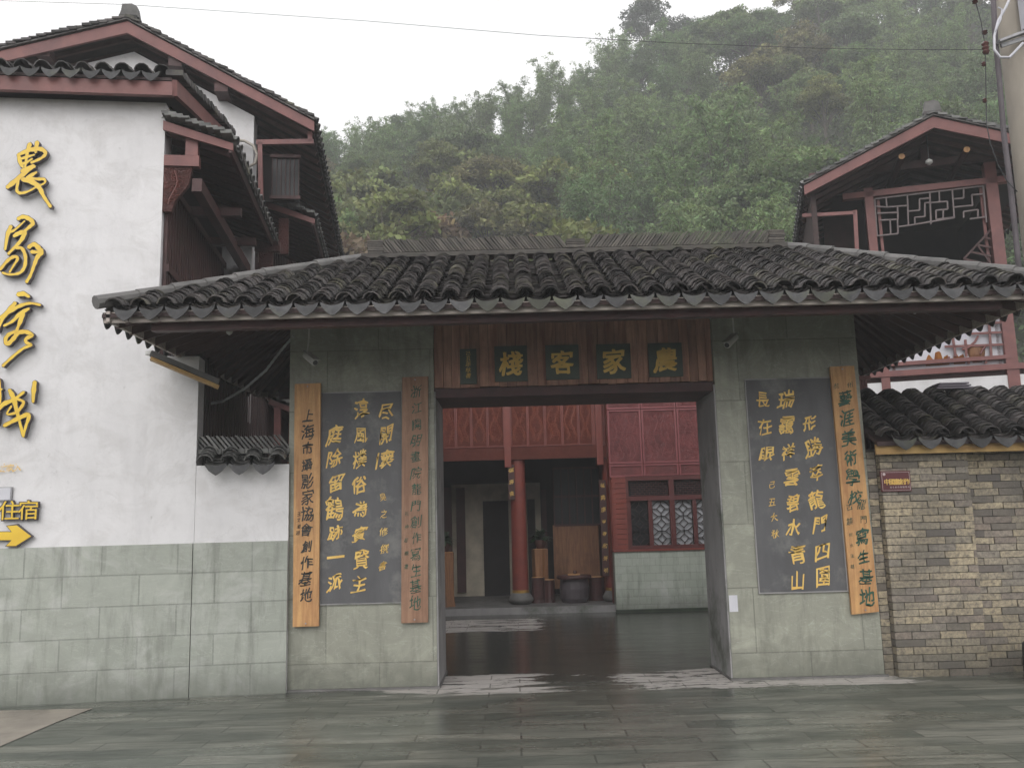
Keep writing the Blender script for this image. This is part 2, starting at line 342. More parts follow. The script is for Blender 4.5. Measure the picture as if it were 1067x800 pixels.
rg2 = N(pt, 'ShaderNodeMix', data_type='FLOAT'); pt.links.new(dry, rg2.inputs[0]); pt.links.new(math_(pt, 'ADD', rgh.outputs[0], math_(pt, 'MULTIPLY', math_(pt, 'SUBTRACT', streak, .4), .35)), rg2.inputs[2]); rg2.inputs[3].default_value = .75
pt.links.new(rg2.outputs[0], pp.inputs['Roughness'])
hb = math_(pt, 'ADD', math_(pt, 'MULTIPLY', br.outputs['Fac'], -1.), math_(pt, 'MULTIPLY', noise(pt, coords(pt, (.6, 2, 1)), 9, 6, .65), .9))
bump(pt, pp, hb, .45, .009)

# ---------------------------------------------------------------- tiled roof slopes
def tile_slope(mb, O, ex, es, W, rng, pitch=.215, expo=.078, drips=None, seg=5, r=.082, s_gap=0.):
    O = Vector(O); ex = Vector(ex).normalized(); es = Vector(es).normalized(); n = ex.cross(es).normalized()
    nc = max(1, int(round(W / pitch))); pitch = W / nc
    aa = [(-1 + 2 * i / seg) * R(78) for i in range(seg + 1)]
    for i in range(nc):
        for kind in (0, 1):
            uu = (i + .5 + (0 if kind == 0 else .5)) * pitch
            if kind == 1 and i == nc - 1: continue
            s0, s1 = rng(uu)
            if s1 - s0 < .05: continue
            k = 0; s = s0; wob = random.uniform(-.006, .006)
            while s < s1:
                L = min(expo * 1.9, s1 - s + .03); ju = uu + wob + random.uniform(-.006, .006); jr = random.uniform(.94, 1.06); tw = random.uniform(-.03, .03)
                hf = (.042 if kind == 0 else .012) + random.uniform(-.004, .005); hb_ = hf - .036
                vs = []
                for (ss, hh, rr, th) in ((s - .012, hf, r * jr, 0), (s + L, hb_, r * jr * .95, 0), (s - .012, hf, r * jr, .013)):
                    for a in aa:
                        if kind == 0: q = (math.sin(a) * (rr - th), (math.cos(a) - .2) * (rr - th) + hh)
                        else: q = (math.sin(a) * (rr + .02 - th), (1 - math.cos(a)) * (rr - th) * .8 + hh - .02 - th)
                        vs.append(O + ex * (ju + q[0] + tw * (ss - s)) + es * (ss + random.uniform(-.003, .003)) + n * q[1])
                m_ = seg + 1; fs = []
                for a in range(seg):
                    fs.append((a, a + 1, m_ + a + 1, m_ + a)); fs.append((2 * m_ + a, 2 * m_ + a + 1, a + 1, a))
                mb.add(vs, fs); s += expo * random.uniform(.85, 1.15); k += 1
            if drips is not None and kind == 1 and s0 < .02:
                dn = Vector((0, 0, -1)); out = -es; out.z = 0; out.normalize()
                c0 = O + ex * uu - es * .03 + n * (.0 + s_gap)
                w_ = pitch * .47; prof = [(-1, .22), (-.92, -.12), (-.62, -.55), (-.28, -.85), (0, -1), (.28, -.85), (.62, -.55), (.92, -.12), (1, .22), (.5, -.02), (0, -.1), (-.5, -.02)]
                tilt = random.uniform(-.05, .05)
                pts = [c0 + ex * (a * w_ + tilt * b * .1) + dn * (-b * .098 * random.uniform(.97, 1.03)) + out * (.012 * (1 - b)) for a, b in prof]
                drips.slab(pts[::-1], out * .012)
def ridge_tiles(mb, a, b, h=.15, w=.16, lean=.5, step=.034, split=True):
    a = Vector(a); b = Vector(b); d = (b - a); L = d.length; d.normalize(); z = Vector((0, 0, 1)); s_ = d.cross(z)
    n = int(L / step); 
    for i in range(n):
        t_ = (i + .5) / n * L; mid = abs(t_ - L / 2)
        if split and mid < .09: continue
        le = lean * (1 if (not split or t_ < L / 2) else -1) * -1
        top = z * h * random.uniform(.9, 1.04) + d * (le * h)
        c = a + d * t_ + s_ * random.uniform(-.006, .006)
        mb.slab([c - s_ * w / 2, c + s_ * w / 2, c + s_ * w / 2 + top, c - s_ * w / 2 + top], d * .027)
def flat_stack(mb, c, d, n, w, l, th=.02):
    d = Vector(d).normalized(); s_ = d.cross(Vector((0, 0, 1))); c = Vector(c)
    for i in range(n):
        q = c + Vector((0, 0, th * i)) + d * random.uniform(-.008, .008); ww = w * random.uniform(.93, 1.05)
        mb.slab([q - d * l / 2 - s_ * ww / 2, q + d * l / 2 - s_ * ww / 2, q + d * l / 2 + s_ * ww / 2, q - d * l / 2 + s_ * ww / 2], (0, 0, th * .8))
# ---------------------------------------------------------------- writing
_gl = {}
def glyph(ch):
    k = ch
    if k not in _gl:
        cu = bpy.data.curves.new('writing', 'FONT'); cu.body = ch; cu.size = 1; cu.resolution_u = 2
        ob = bpy.data.objects.new('writing', cu); me = ob.to_mesh()
        _gl[k] = (np.array([tuple(v.co)[:2] for v in me.vertices]) if len(me.vertices) else np.zeros((0, 2)), [tuple(p.vertices) for p in me.polygons])
        ob.to_mesh_clear(); bpy.data.objects.remove(ob); bpy.data.curves.remove(cu)
    return _gl[k]
def write(mb, ch, o, ex, ez, size, bold=.012, script=1., rot=0., sx=1., lift=None):
    """one character centred on point o; script = how freely it is brushed"""
    v, f = glyph(ch)
    if len(v) == 0: return
    q = v - np.array([.5, .38]); rs = random.Random(ord(ch[0]) * 31 + int(o[2] * 100))
    q = q.copy(); x, y = q[:, 0].copy(), q[:, 1].copy()
    if script:
        p1, p2 = rs.uniform(0, 6), rs.uniform(0, 6)
        q[:, 0] = x + script * (.06 * np.sin(y * 6 + p1) + .035 * np.sin(y * 13 + x * 7 + p2)) + rs.uniform(.0, .30) * script * y
        q[:, 1] = y * rs.uniform(.95, 1.15) + script * (.06 * np.sin(x * 7 + p2) + .03 * np.sin(x * 15 + y * 6 + p1) + rs.uniform(.05, .22) * x)
        sc = 1 + script * rs.uniform(-.12, .12); q *= sc; rot += script * rs.uniform(-.1, .1)
    c_, s_ = math.cos(rot), math.sin(rot)
    q = q @ np.array([[c_, s_], [-s_, c_]])
    o = Vector(o); ex = Vector(ex); ez = Vector(ez)
    up = ex.cross(ez)
    # the stroke is thickened with nearly coincident copies, like a loaded brush
    for k, (da, db) in enumerate(((0, 0), (bold, bold * .4), (-bold * .6, -bold), (bold * .7, -bold * .8), (-bold, bold * .7))[:5 if bold > .012 else 2]):
        mb.add([o + ex * ((a + da) * size * sx) + ez * ((b + db) * size) + up * (k * .0004) for a, b in q], f)
def brush(strokes, to3, w=1., lift=Vector((0, 0, 0)), thick=None, mb=None, mb_side=None, grow=0.):
    """tapered brush strokes (x, y, width lists) turned into flat ribbons with depth"""
    for si, (pts, wd) in enumerate(strokes):
        P = [Vector(p) for p in pts]
        # smooth by Catmull-Rom
        Q = []
        for i in range(len(P) - 1):
            p0 = P[max(i - 1, 0)]; p1 = P[i]; p2 = P[i + 1]; p3 = P[min(i + 2, len(P) - 1)]
            for k in range(5):
                t = k / 5; Q.append(.5 * ((2 * p1) + (p2 - p0) * t + (2 * p0 - 5 * p1 + 4 * p2 - p3) * t * t + (3 * p1 - p0 - 3 * p2 + p3) * t ** 3))
        Q.append(P[-1]); n = len(Q); L = []; Rr = []
        for i, q in enumerate(Q):
            d = (Q[min(i + 1, n - 1)] - Q[max(i - 1, 0)])
            if d.length < 1e-6: d = Vector((1, 0))
            d.normalize(); pp_ = Vector((-d.y, d.x)); t = i / (n - 1)
            ww = wd / 2 * (.62 + .38 * math.sin(math.pi * min(1, t * 1.15 + .1))) * (1 + .12 * math.sin(i * 1.7 + si)) * w + grow
            L.append(q + pp_ * ww); Rr.append(q - pp_ * ww)
        d0 = (Q[0] - Q[1]).normalized() * (wd * .25 + grow); d1 = (Q[-1] - Q[-2]).normalized() * (wd * .25 + grow)
        ring = [Q[0] + d0] + L + [Q[-1] + d1] + Rr[::-1]
        zz = si * .0012
        f3 = [to3(p.x, p.y, zz + (thick or 0)) for p in ring]; b3 = [to3(p.x, p.y, zz) for p in ring]; m_ = len(ring)
        if mb_side is None:
            fs = [(0, 1, m_ - 1)]
            fs += [(1 + i, 2 + i, m_ - 2 - i, m_ - 1 - i) for i in range(n - 1)] + [(n, n + 1, n + 2)]
            mb.add(f3, fs)
        else:
            fs = [(0, 1, m_ - 1)] + [(1 + i, 2 + i, m_ - 2 - i, m_ - 1 - i) for i in range(n - 1)] + [(n, n + 1, n + 2)]
            mb_side.add(f3 + b3, fs + [(i, (i + 1) % m_, (i + 1) % m_ + m_, i + m_) for i in range(m_)])
# ================================================================ SETTING: ground, paving, hill
def grid_mesh(xs, ys, fn):
    b = MB(); nx = len(xs)
    b.v = [(x, y, fn(x, y)) for y in ys for x in xs]
    b.f = [(j * nx + i, j * nx + i + 1, (j + 1) * nx + i + 1, (j + 1) * nx + i) for j in range(len(ys) - 1) for i in range(nx - 1)]
    return b
DIRT = mat('bare_earth', (.07, .06, .04), (.04, .045, .03), 2, rough=.9)
SCRUBM = mat('hillside_soil', (.05, .055, .03), (.035, .04, .022), .3, rough=.95, bmp=.3, bscale=4, bdist=.1)
b = MB(); b.add([(-150, -120, -.02), (150, -120, -.02), (150, 200, -.02), (-150, 200, -.02)], [(0, 1, 2, 3)])
tag(b.build('ground', DIRT), kind='structure')
b = MB(); b.add([(-12, -8, 0), (12, -8, 0), (12, 19.5, 0), (-12, 19.5, 0)], [(0, 1, 2, 3)])
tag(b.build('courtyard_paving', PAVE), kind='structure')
# worn concrete apron at the foot of the inn wall
q = [PG(-60, 742), PG(97, 738), PG(60, 752), PG(-10, 782), PG(-120, 840)]
CONCP = mat('worn_concrete_apron', (.33, .295, .25), (.24, .215, .185), 3, rough=.6, bmp=.2, c3=(.13, .12, .10))
b = MB(); b.add([(p.x, p.y, .005) for p in q][::-1], [tuple(range(5))]); tag(b.build('concrete_apron', CONCP), kind='structure')
import mathutils.noise as mn
def crest(x): return 74 + .12 * x
def hill_z(x, y):
    s = .625 + .0048 * (max(-40, min(40, x)) + 16); yc = crest(x); y0 = 24
    d = max(0, min(y, yc) - y0); z = s * d * min(1, d / 9 + .3)
    if y > yc: z += -.10 * (y - yc) * 1.0
    k = min(1, d / 10)
    z += k * (2.2 * mn.noise(Vector((x * .06, y * .06, 3))) + .8 * mn.noise(Vector((x * .17, y * .17, 9))))
    if x < -22: z -= (-22 - x) * .25 * k
    return max(z, -.5)
xs = list(np.arange(-70, 95, 2.2)); ys = list(np.arange(22, 150, 2.2))
tag(grid_mesh(xs, ys, hill_z).build('hillside', SCRUBM, smooth=True), kind='structure')

# ================================================================ GATEWAY
Yp, Yb = 9.0, 9.9
gate = empty('gateway', (.64, 9.45, 0), 0, 'stone and timber gateway with a dark tiled hip roof in the middle', 'gateway')
G0 = Vector((.64, 9.45, 0))
def gb(b, name, m, parent=None, **k):
    b.v = [(x - G0.x, y - G0.y, z - G0.z) for x, y, z in b.v]; return b.build(name, m, parent or gate, **k)
# pillars
for (x0, x1) in ((-2.27, -.80), (2.07, 3.54)):
    pl = gb(MB().box(x0, x1, Yp, Yb, 0, 4.05), 'pillar', STONE_P)
    jx = (x1 + .003, x1 + .018) if x0 < 0 else (x0 - .018, x0 - .003)
    gb(MB().box(jx[0], jx[1], Yp + .002, Yb - .002, 0.0, 2.9), 'jamb_facing', JAMB, None)
    gb(MB().box(x0 - .03, x1 + .03, Yp - .03, Yb + .03, 0, .02), 'footing', MORTAR)
# worn edge tag on the right pillar
a = PY(757, 620, Yp); c_ = PY(767, 637, Yp)
gb(MB().box(a.x + .02, c_.x + .02, Yp - .006, Yp - .001, c_.z, a.z), 'paper_notice', PANEW)
# header wall, planks and lintel
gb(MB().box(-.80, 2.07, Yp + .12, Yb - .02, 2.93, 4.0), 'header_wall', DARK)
hp = MB(); x = -.80; 
while x < 2.06:
    ww = min(random.uniform(.085, .12), 2.068 - x); hp.box(x + .002, x + ww - .002, Yp + .055 + random.uniform(-.004, .004), Yp + .10, 2.945 + random.uniform(-.006, .006), 3.60); x += ww
header = gb(hp, 'header_panel', HEADW)
gb(MB().box(-.798, 2.068, Yp + .03, Yb - .03, 2.84, 2.93), 'lintel', RED_D)
# carved name plaques on the header
def px_box(x0, y0, x1, y1, Y):
    a = PY(x0, (y0), Y); c = PY(x1, y1, Y); return a.x, c.x, c.z, a.z
names = [(479, 364, 497, 400, '己丑年秋書', 0), (515, 361, 550, 397, '棧', 1), (568, 360, 604, 395, '客', 1), (621, 359, 658, 394, '家', 1), (675, 358, 712, 392, '農', 1)]
for (x0, y0, x1, y1, tx, big) in names:
    X0, X1, Z0, Z1 = px_box(x0, y0, x1, y1, Yp + .04)
    p_ = gb(MB().box(X0, X1, Yp + .030, Yp + .052, Z0, Z1), 'name_plaque', HEADPL)
    t_ = MB(); cx, cz = (X0 + X1) / 2, (Z0 + Z1) / 2
    if big: write(t_, tx, (cx, Yp + .026, cz), (1, 0, 0), (0, 0, 1), .25, .03, .35)
    else:
        for i, ch in enumerate(tx): write(t_, ch, (cx, Yp + .026, Z1 - .045 - i * .058), (1, 0, 0), (0, 0, 1), .055, .01, .6)
    gb(t_, 'inscription', GOLD, p_)
# engraved slate tablets set in the pillars
def tablet(quad, columns, th=.02):
    P = [PY(x, y, Yp - th) for x, y in quad]
    X0 = (P[0].x + P[3].x) / 2; X1 = (P[1].x + P[2].x) / 2; Z1 = (P[0].z + P[1].z) / 2; Z0 = (P[2].z + P[3].z) / 2
    tb = gb(MB().box(X0, X1, Yp - th, Yp - .001, Z0, Z1), 'stone_tablet', SLATE)
    fr = MB()
    for (a0, a1, z0, z1) in ((X0 - .012, X1 + .012, Z1, Z1 + .012), (X0 - .012, X1 + .012, Z0 - .012, Z0), (X0 - .012, X0 - .001, Z0, Z1), (X1 + .001, X1 + .012, Z0, Z1)): fr.box(a0, a1, Yp - th - .004, Yp - .002, z0, z1)
    gb(fr, 'tablet_rim', JAMB, tb)
    t_ = MB()
    for (x, y0, y1, s, tx, bold) in columns:
        n = len(tx)
        for i, ch in enumerate(tx):
            yy = y0 + (y1 - y0) * i / max(1, n - 1); xx = x + (yy - 400) * (x - 400) / 5700
            o = PY(xx, yy, Yp - th - .003); write(t_, ch, o + Vector((random.uniform(-.014, .014), 0, random.uniform(-.008, .008))), (1, 0, 0), (0, 0, 1), s * random.uniform(.84, 1.06), bold * .7, .9, sx=random.uniform(.82, 1.))
    gb(t_, 'inscription', GOLD, tb)
tablet([(335, 410), (418, 408), (419, 627), (334, 629)],
       [(401, 428, 478, .175, '尽開懷', .022), (400, 517, 590, .085, '吳之修撰書', .014), (376, 426, 608, .185, '淳風樸俗為賓賢主', .024), (350, 452, 606, .185, '庭除留鶴跡一派', .024)])
tablet([(777, 397), (863, 393), (884, 613), (792, 619)],
       [(842, 440, 600, .185, '形勝萃龍門四圍', .024), (817, 416, 604, .175, '瑞靄祥雲碧水青山', .024), (793, 416, 472, .175, '長在眼', .022), (797, 505, 556, .085, '己丑大秋', .016)])
# roof geometry
EX0, EX1, EY0, EY1, EZ = -3.38, 4.50, 7.20, 11.70, 3.385
RX0, RX1, RY, RZ = -1.60, 3.03, 9.45, 4.40
rise = RZ - EZ; run = RY - EY0; Lf = math.hypot(run, rise)
W_ = EX1 - EX0; dl = RX0 - EX0; dr = EX1 - RX1
roofb = MB(); drips = MB()
def rng_f(d0, d1, W, L): return lambda u: (0, L * max(0, min(1, (u - .03) / d0, (W - u - .03) / d1)))
tile_slope(roofb, (EX0, EY0, EZ), (1, 0, 0), (0, run, rise), W_, rng_f(dl, dr, W_, Lf), drips=drips)
tile_slope(roofb, (EX1, EY1, EZ), (-1, 0, 0), (0, -run, rise), W_, rng_f(dr, dl, W_, Lf), drips=drips, expo=.12)
Dp = EY1 - EY0
tile_slope(roofb, (EX0, EY1, EZ), (0, -1, 0), (dl, 0, rise), Dp, rng_f(run, run, Dp, math.hypot(dl, rise)), drips=drips, expo=.12)
tile_slope(roofb, (EX1, EY0, EZ), (0, 1, 0), (dr, 0 , rise) if 0 else (-dr, 0, rise), Dp, rng_f(run, run, Dp, math.hypot(dr, rise)), drips=drips, expo=.12)
roof = gb(roofb, 'roof', TILE)
gb(drips, 'drip_tiles', DRIP, roof)
t0 = -.05
A, B_, C_, D_ = [Vector(v) for v in ((EX0, EY0, EZ), (EX1, EY0, EZ), (EX1, EY1, EZ), (EX0, EY1, EZ))]
E1, E2 = Vector((RX0, RY, RZ)), Vector((RX1, RY, RZ))
dz = Vector((0, 0, -.03))
sb = MB()
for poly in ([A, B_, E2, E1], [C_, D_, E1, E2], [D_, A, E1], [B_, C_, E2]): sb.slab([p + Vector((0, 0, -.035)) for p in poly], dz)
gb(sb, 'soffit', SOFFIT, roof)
# eave boards
eb = MB(); 
for p, q_ in ((A, B_), (B_, C_), (C_, D_), (D_, A)):
    d = (q_ - p).normalized(); inn = Vector((-d.y, d.x, 0)) * .05
    eb.bar(p + inn + Vector((0, 0, -.055)), q_ + inn + Vector((0, 0, -.055)), .03, .09)
gb(eb, 'eave_board', EAVEW, roof)
# red fascia beam behind the eave boards
fb = MB(); ins = .20
zz = EZ - .035
fa = [Vector((EX0 + .35, EY0 + ins, zz)), Vector((EX1 - .35, EY0 + ins, zz)), Vector((EX1 - .35, EY1 - ins, zz)), Vector((EX0 + .35, EY1 - ins, zz))]
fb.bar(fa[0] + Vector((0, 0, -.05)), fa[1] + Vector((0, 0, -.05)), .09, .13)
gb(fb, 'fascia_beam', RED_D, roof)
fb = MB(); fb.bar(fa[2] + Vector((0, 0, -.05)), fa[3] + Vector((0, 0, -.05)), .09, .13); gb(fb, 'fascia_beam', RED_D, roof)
# rafters: parallel over the walls, fanning out at the corners
rb = MB()
def raft(p, q_, w=.055, h=.07):
    d = Vector((0, 0, -.10)); p2 = p + (q_ - p) * .985; rb.bar(p + (q_ - p).normalized() * .06 + d, p2 + d, w, h)
for x in np.arange(EX0 + .15, EX1, .26):
    for y, s in ((EY0, 1), (EY1, -1)):
        if x < RX0: raft(Vector((x, y, EZ)), E1 + Vector((0, -.02 * s, 0)))
        elif x > RX1: raft(Vector((x, y, EZ)), E2 + Vector((0, -.02 * s, 0)))
        else: raft(Vector((x, y, EZ)), Vector((x, RY, RZ)))
for y in np.arange(EY0 + .15, EY1, .26):
    raft(Vector((EX0, y, EZ)), E1); raft(Vector((EX1, y, EZ)), E2)
gb(rb, 'rafters', RAFTER, roof)
pb = MB()
for y in (8.3, 9.05, 9.85, 10.6):
    zb = EZ + (min(y - EY0, EY1 - y)) / run * rise - .22
    pb.bar((-2.6, y, zb), (4.0, y, zb), .12, .12)
for x in (-2.15, -.9, 2.2, 3.4): pb.bar((x, 9.95, 3.5), (x, 11.2, 3.5), .10, .13)
gb(pb, 'cross_beam', RAFTER, None)
# hip caps
for c0, e0 in ((A, E1), (B_, E2), (C_, E2), (D_, E1)):
    n = 9; hc = MB()
    for i in range(n):
        p = c0.lerp(e0, i / n - (.006 if i else .02)); q_ = c0.lerp(e0, (i + 1) / n + .004); up = Vector((0, 0, .075 + random.uniform(-.006, .006)))
        hc.tube([p + up, q_ + up + Vector((0, 0, -.006))], [.058, .052], 10)
    gb(hc, 'hip_cap', MORTAR, roof)
# ridge of leaning tiles
rt = MB(); ra, rb_ = E1 + Vector((.2, 0, .10)), E2 + Vector((-.16, 0, .10))
ridge_tiles(rt, ra, rb_, .145, .17, lean=.75)
flat_stack(rt, ra + Vector((-.05, 0, -.02)), (1, 0, 0), 8, .2, .17); flat_stack(rt, rb_ + Vector((.05, 0, -.02)), (1, 0, 0), 8, .2, .17)
flat_stack(rt, (ra + rb_) / 2, (1, 0, 0), 5, .2, .2)
rt.bar(E1 + Vector((0, 0, .065)), E2 + Vector((0, 0, .065)), .20, .05)
gb(rt, 'ridge', RIDGEM, roof)

# ---------------------------------------------------------------- hanging boards on the pillars
def hang_board(quad, label, cols, ink, wood, th=.035, yo=.03):
    P = [PY(x, y, Yp - yo - th) for x, y in quad]; cpt = sum(P, Vector()) / 4
    e = empty('inscribed_board', (cpt.x, Yp - yo, P[2].z), 0, label, 'sign board', 'inscribed wooden boards on the pillars')
    o = Vector((cpt.x, Yp - yo, P[2].z))
    b = MB(); b.slab([Vector((p.x, Yp - yo - th, p.z)) - o for p in P], (0, th, 0)); b.build('plank', wood, e, recalc=True)
    t_ = MB()
    for (x0, y0, x1, y1, s, tx, bold) in cols:
        n = len(tx)
        for i, ch in enumerate(tx):
            k = i / max(1, n - 1); q_ = PY(x0 + (x1 - x0) * k, y0 + (y1 - y0) * k, Yp - yo - th - .003)
            write(t_, ch, q_ - o + Vector((random.uniform(-.008, .008), 0, 0)), (1, 0, 0), (0, 0, 1), s * random.uniform(.82, 1.0), bold * .75, .75, sx=.9)
    t_.build('inscription', ink, e)
    hk = MB()
    for p, q_ in ((P[0], P[1]), (P[3], P[2])):
        m_ = (p + q_) / 2 - o; m_.y = -th; m_.z += .03 * (1 if p is P[3] else -1); hk.tube([m_ + Vector((0, -.006, 0)), m_ + Vector((0, yo + th, 0))], .008, 6)
    hk.build('fixing_pin', STEEL, e)
hang_board([(307, 400), (334, 399), (332, 652), (305, 653)], 'orange wooden board with black writing, leftmost of the upright boards on the gate', [(321, 433, 319, 620, .155, '上海市攝影家協會創作基地', .02), (312, 535, 311, 555, .05, '王文瀾題', .01)], BLACKP, BOARD)
hang_board([(419, 393), (446, 392), (446, 648), (418, 649)], 'grey brown wooden board with green writing beside the gate opening', [(434, 408, 433, 628, .135, '浙江開明畫院龍門創作寫生基地', .016), (423, 535, 424, 590, .05, '孔仲起題書', .01)], GREENP, BOARD2)
hang_board([(865, 382), (890, 381), (916, 637), (888, 640)], 'slightly tilted orange wooden board with green writing, nearest the brick wall', [(871, 402, 871, 402, .07, '杭', .014), (885, 401, 885, 401, .07, '州', .014), (880, 415, 891, 518, .175, '藝涯美術學校', .024), (898, 525, 900, 541, .10, '龍門', .016), (885, 528, 886, 543, .09, '古鎮', .016), (898, 559, 904, 622, .17, '寫生基地', .024), (886, 557, 889, 590, .045, '何水法題', .01)], GREENP, BOARD)

# ---------------------------------------------------------------- security cameras and bulbs under the eave
def cctv(top, piv, end, label, Y):
    a = PY(*top, Y); b_ = PY(*piv, Y); c = PY(*end, Y - .12)
    e = empty('security_camera', a, 0, label, 'camera', 'security cameras under the gate eave')
    b_ = b_ - a; c = c - a; d = (c - b_).normalized()
    MB().tube([Vector((0, 0, .35)), Vector((0, 0, 0)), b_ + Vector((0, 0, .02))], .009, 8).lathe((0, 0, .335), [(.03, 0), (.03, .012)], 12).build('bracket', PLASTIC, e)
    p = b_ - d * .03; q_ = b_ + d * .17
    MB().tube([p, p + d * .005, q_ - d * .005, q_], [.03, .036, .036, .034], 14).build('housing', PLASTIC, e, smooth=False)
    MB().bar(p + Vector((0, 0, .04)), q_ + d * .03 + Vector((0, 0, .04)), .085, .006).build('sun_shield', PLASTIC, e)
    MB().tube([q_, q_ + d * .004], .026, 14).build('lens', BLACK, e)
cctv((322, 352), (320, 371), (330, 379), 'white bullet camera on a rod above the left pillar', 8.75)
cctv((764, 338), (765, 352), (756, 361), 'white bullet camera on a rod above the right pillar', 8.75)
for (x, y, l) in ((239, 345, 'small bulb under the left side of the gate eave'), (953, 323, 'small bulb under the right side of the gate eave')):
    p = PY(x, y, 7.9); e = empty('light_bulb', p, 0, l, 'bulb', 'small bulbs under the eave')
    MB().lathe((0, 0, 0), [(.008, -.035), (.026, -.02), (.03, 0), (.02, .02), (.012, .03)], 12).build('glass', PLASTIC, e, smooth=True)
    MB().lathe((0, 0, .03), [(.014, 0), (.014, .04), (.03, .05), (.03, .06)], 10).build('socket', BLACK, e)
# corrugated conduit hanging left of the pillar
pts = [PY(207, 423, 9.6), PY(232, 418, 9.5), PY(255, 405, 9.35), PY(277, 386, 9.2), PY(292, 366, 9.1), PY(306, 350, 9.0)]
tb = MB(); qs = []
for i in range(len(pts) - 1):
    for k in range(9): qs.append(pts[i].lerp(pts[i + 1], k / 9))
qs.append(pts[-1]); tb.tube(qs, [.012 + .003 * (i % 2) for i in range(len(qs))], 8)
tag(tb.build('conduit', CONDUIT), 'grey corrugated conduit sagging in the dark gap left of the gate', 'conduit')
# long plank lying under the eave on the wing wall
a, b_ = PY(157, 372, 8.40), PY(228, 402, 8.62)
e = empty('eave_plank', a, 0, 'long thin orange plank with a pale plastic cover jutting out under the left eave', 'plank')
MB().bar((0, 0, -.015), b_ - a + Vector((0, 0, -.015)), .10, .03).build('plank', YELW, e)
MB().bar((0, 0, .035), b_ - a + Vector((0, 0, .035)), .11, .05).build('cover', MORTAR, e)
MB().lathe((0, 0, .04), [(.05, -.02), (.05, .012)], 10).build('end_cap', PLASTIC, e)

# ================================================================ INN ON THE LEFT (own frame: u along the front, v back, z up)
TH = R(7.5); L0 = Vector((-2.25, 8.93, 0)); lex = Vector((math.cos(TH), math.sin(TH), 0)); ley = Vector((-math.sin(TH), math.cos(TH), 0))
def LP(x, y, v=0.):
    P = PP(x, y, L0 + ley * v, ley) - L0; return Vector((P.dot(lex), v, P.z))
def LU(x, y, u):
    P = PP(x, y, L0 + lex * u, lex) - L0; return Vector((u, P.dot(ley), P.z))
inn = empty('inn_building', L0, TH, 'white plastered inn with dark tiled gables and a green stone base on the left', 'building')
UC, UL = -1.31, -.90
# front wall: one sheet, stepped at its right end
b = MB(); b.slab([(-7, .02, 0), (UL, .02, 0), (UL, .02, 3.30), (UC, .02, 3.30), (UC, .02, 6.0), (-7, .02, 6.0)], (0, .28, 0)); b.build('wall', WHITE, inn, recalc=True)
MB().box(-7, UL - .004, -.012, .018, 0, 1.445).build('stone_base', STONE_L, inn)
# front skirt roof
sk = MB(); sd_ = MB(); SV = -.22; sz, slope = LP(84, 84, SV).z + .095, math.tan(R(14))
tile_slope(sk, (-7, SV, sz), (1, 0, 0), (0, 1, slope), 5.80, lambda u: (0, 3.45), drips=sd_, pitch=.195, expo=.11)
skr = sk.build('skirt_roof', TILE, inn); sd_.build('drip_tiles', DRIP, skr)
MB().slab([(-7, SV, sz - .03), (-1.2, SV, sz - .03), (-1.2, 3.2, sz - .03 + (3.2 - SV) * slope), (-7, 3.2, sz - .03 + (3.2 - SV) * slope)], (0, 0, -.03)).build('soffit', SOFFIT, skr)
MB().box(-7, -1.19, SV + .01, SV + .07, sz - .215, sz - .065).build('fascia', RED, skr)
MB().bar((-1.17, SV + .01, sz - .135), (-1.17, 2.8, sz - .135 + (2.8 - SV) * slope), .05, .16).build('verge_board', RED, skr)
vb = MB(); n = 34
for i in range(n):
    v_ = SV + i * .09; z_ = sz + .0 + (v_ - SV) * slope; vb.box(-1.26, -1.10 + random.uniform(-.01, .01), v_, v_ + .10, z_, z_ + .05 + random.uniform(0, .03))
vb.build('verge_tiles', TILE, skr)
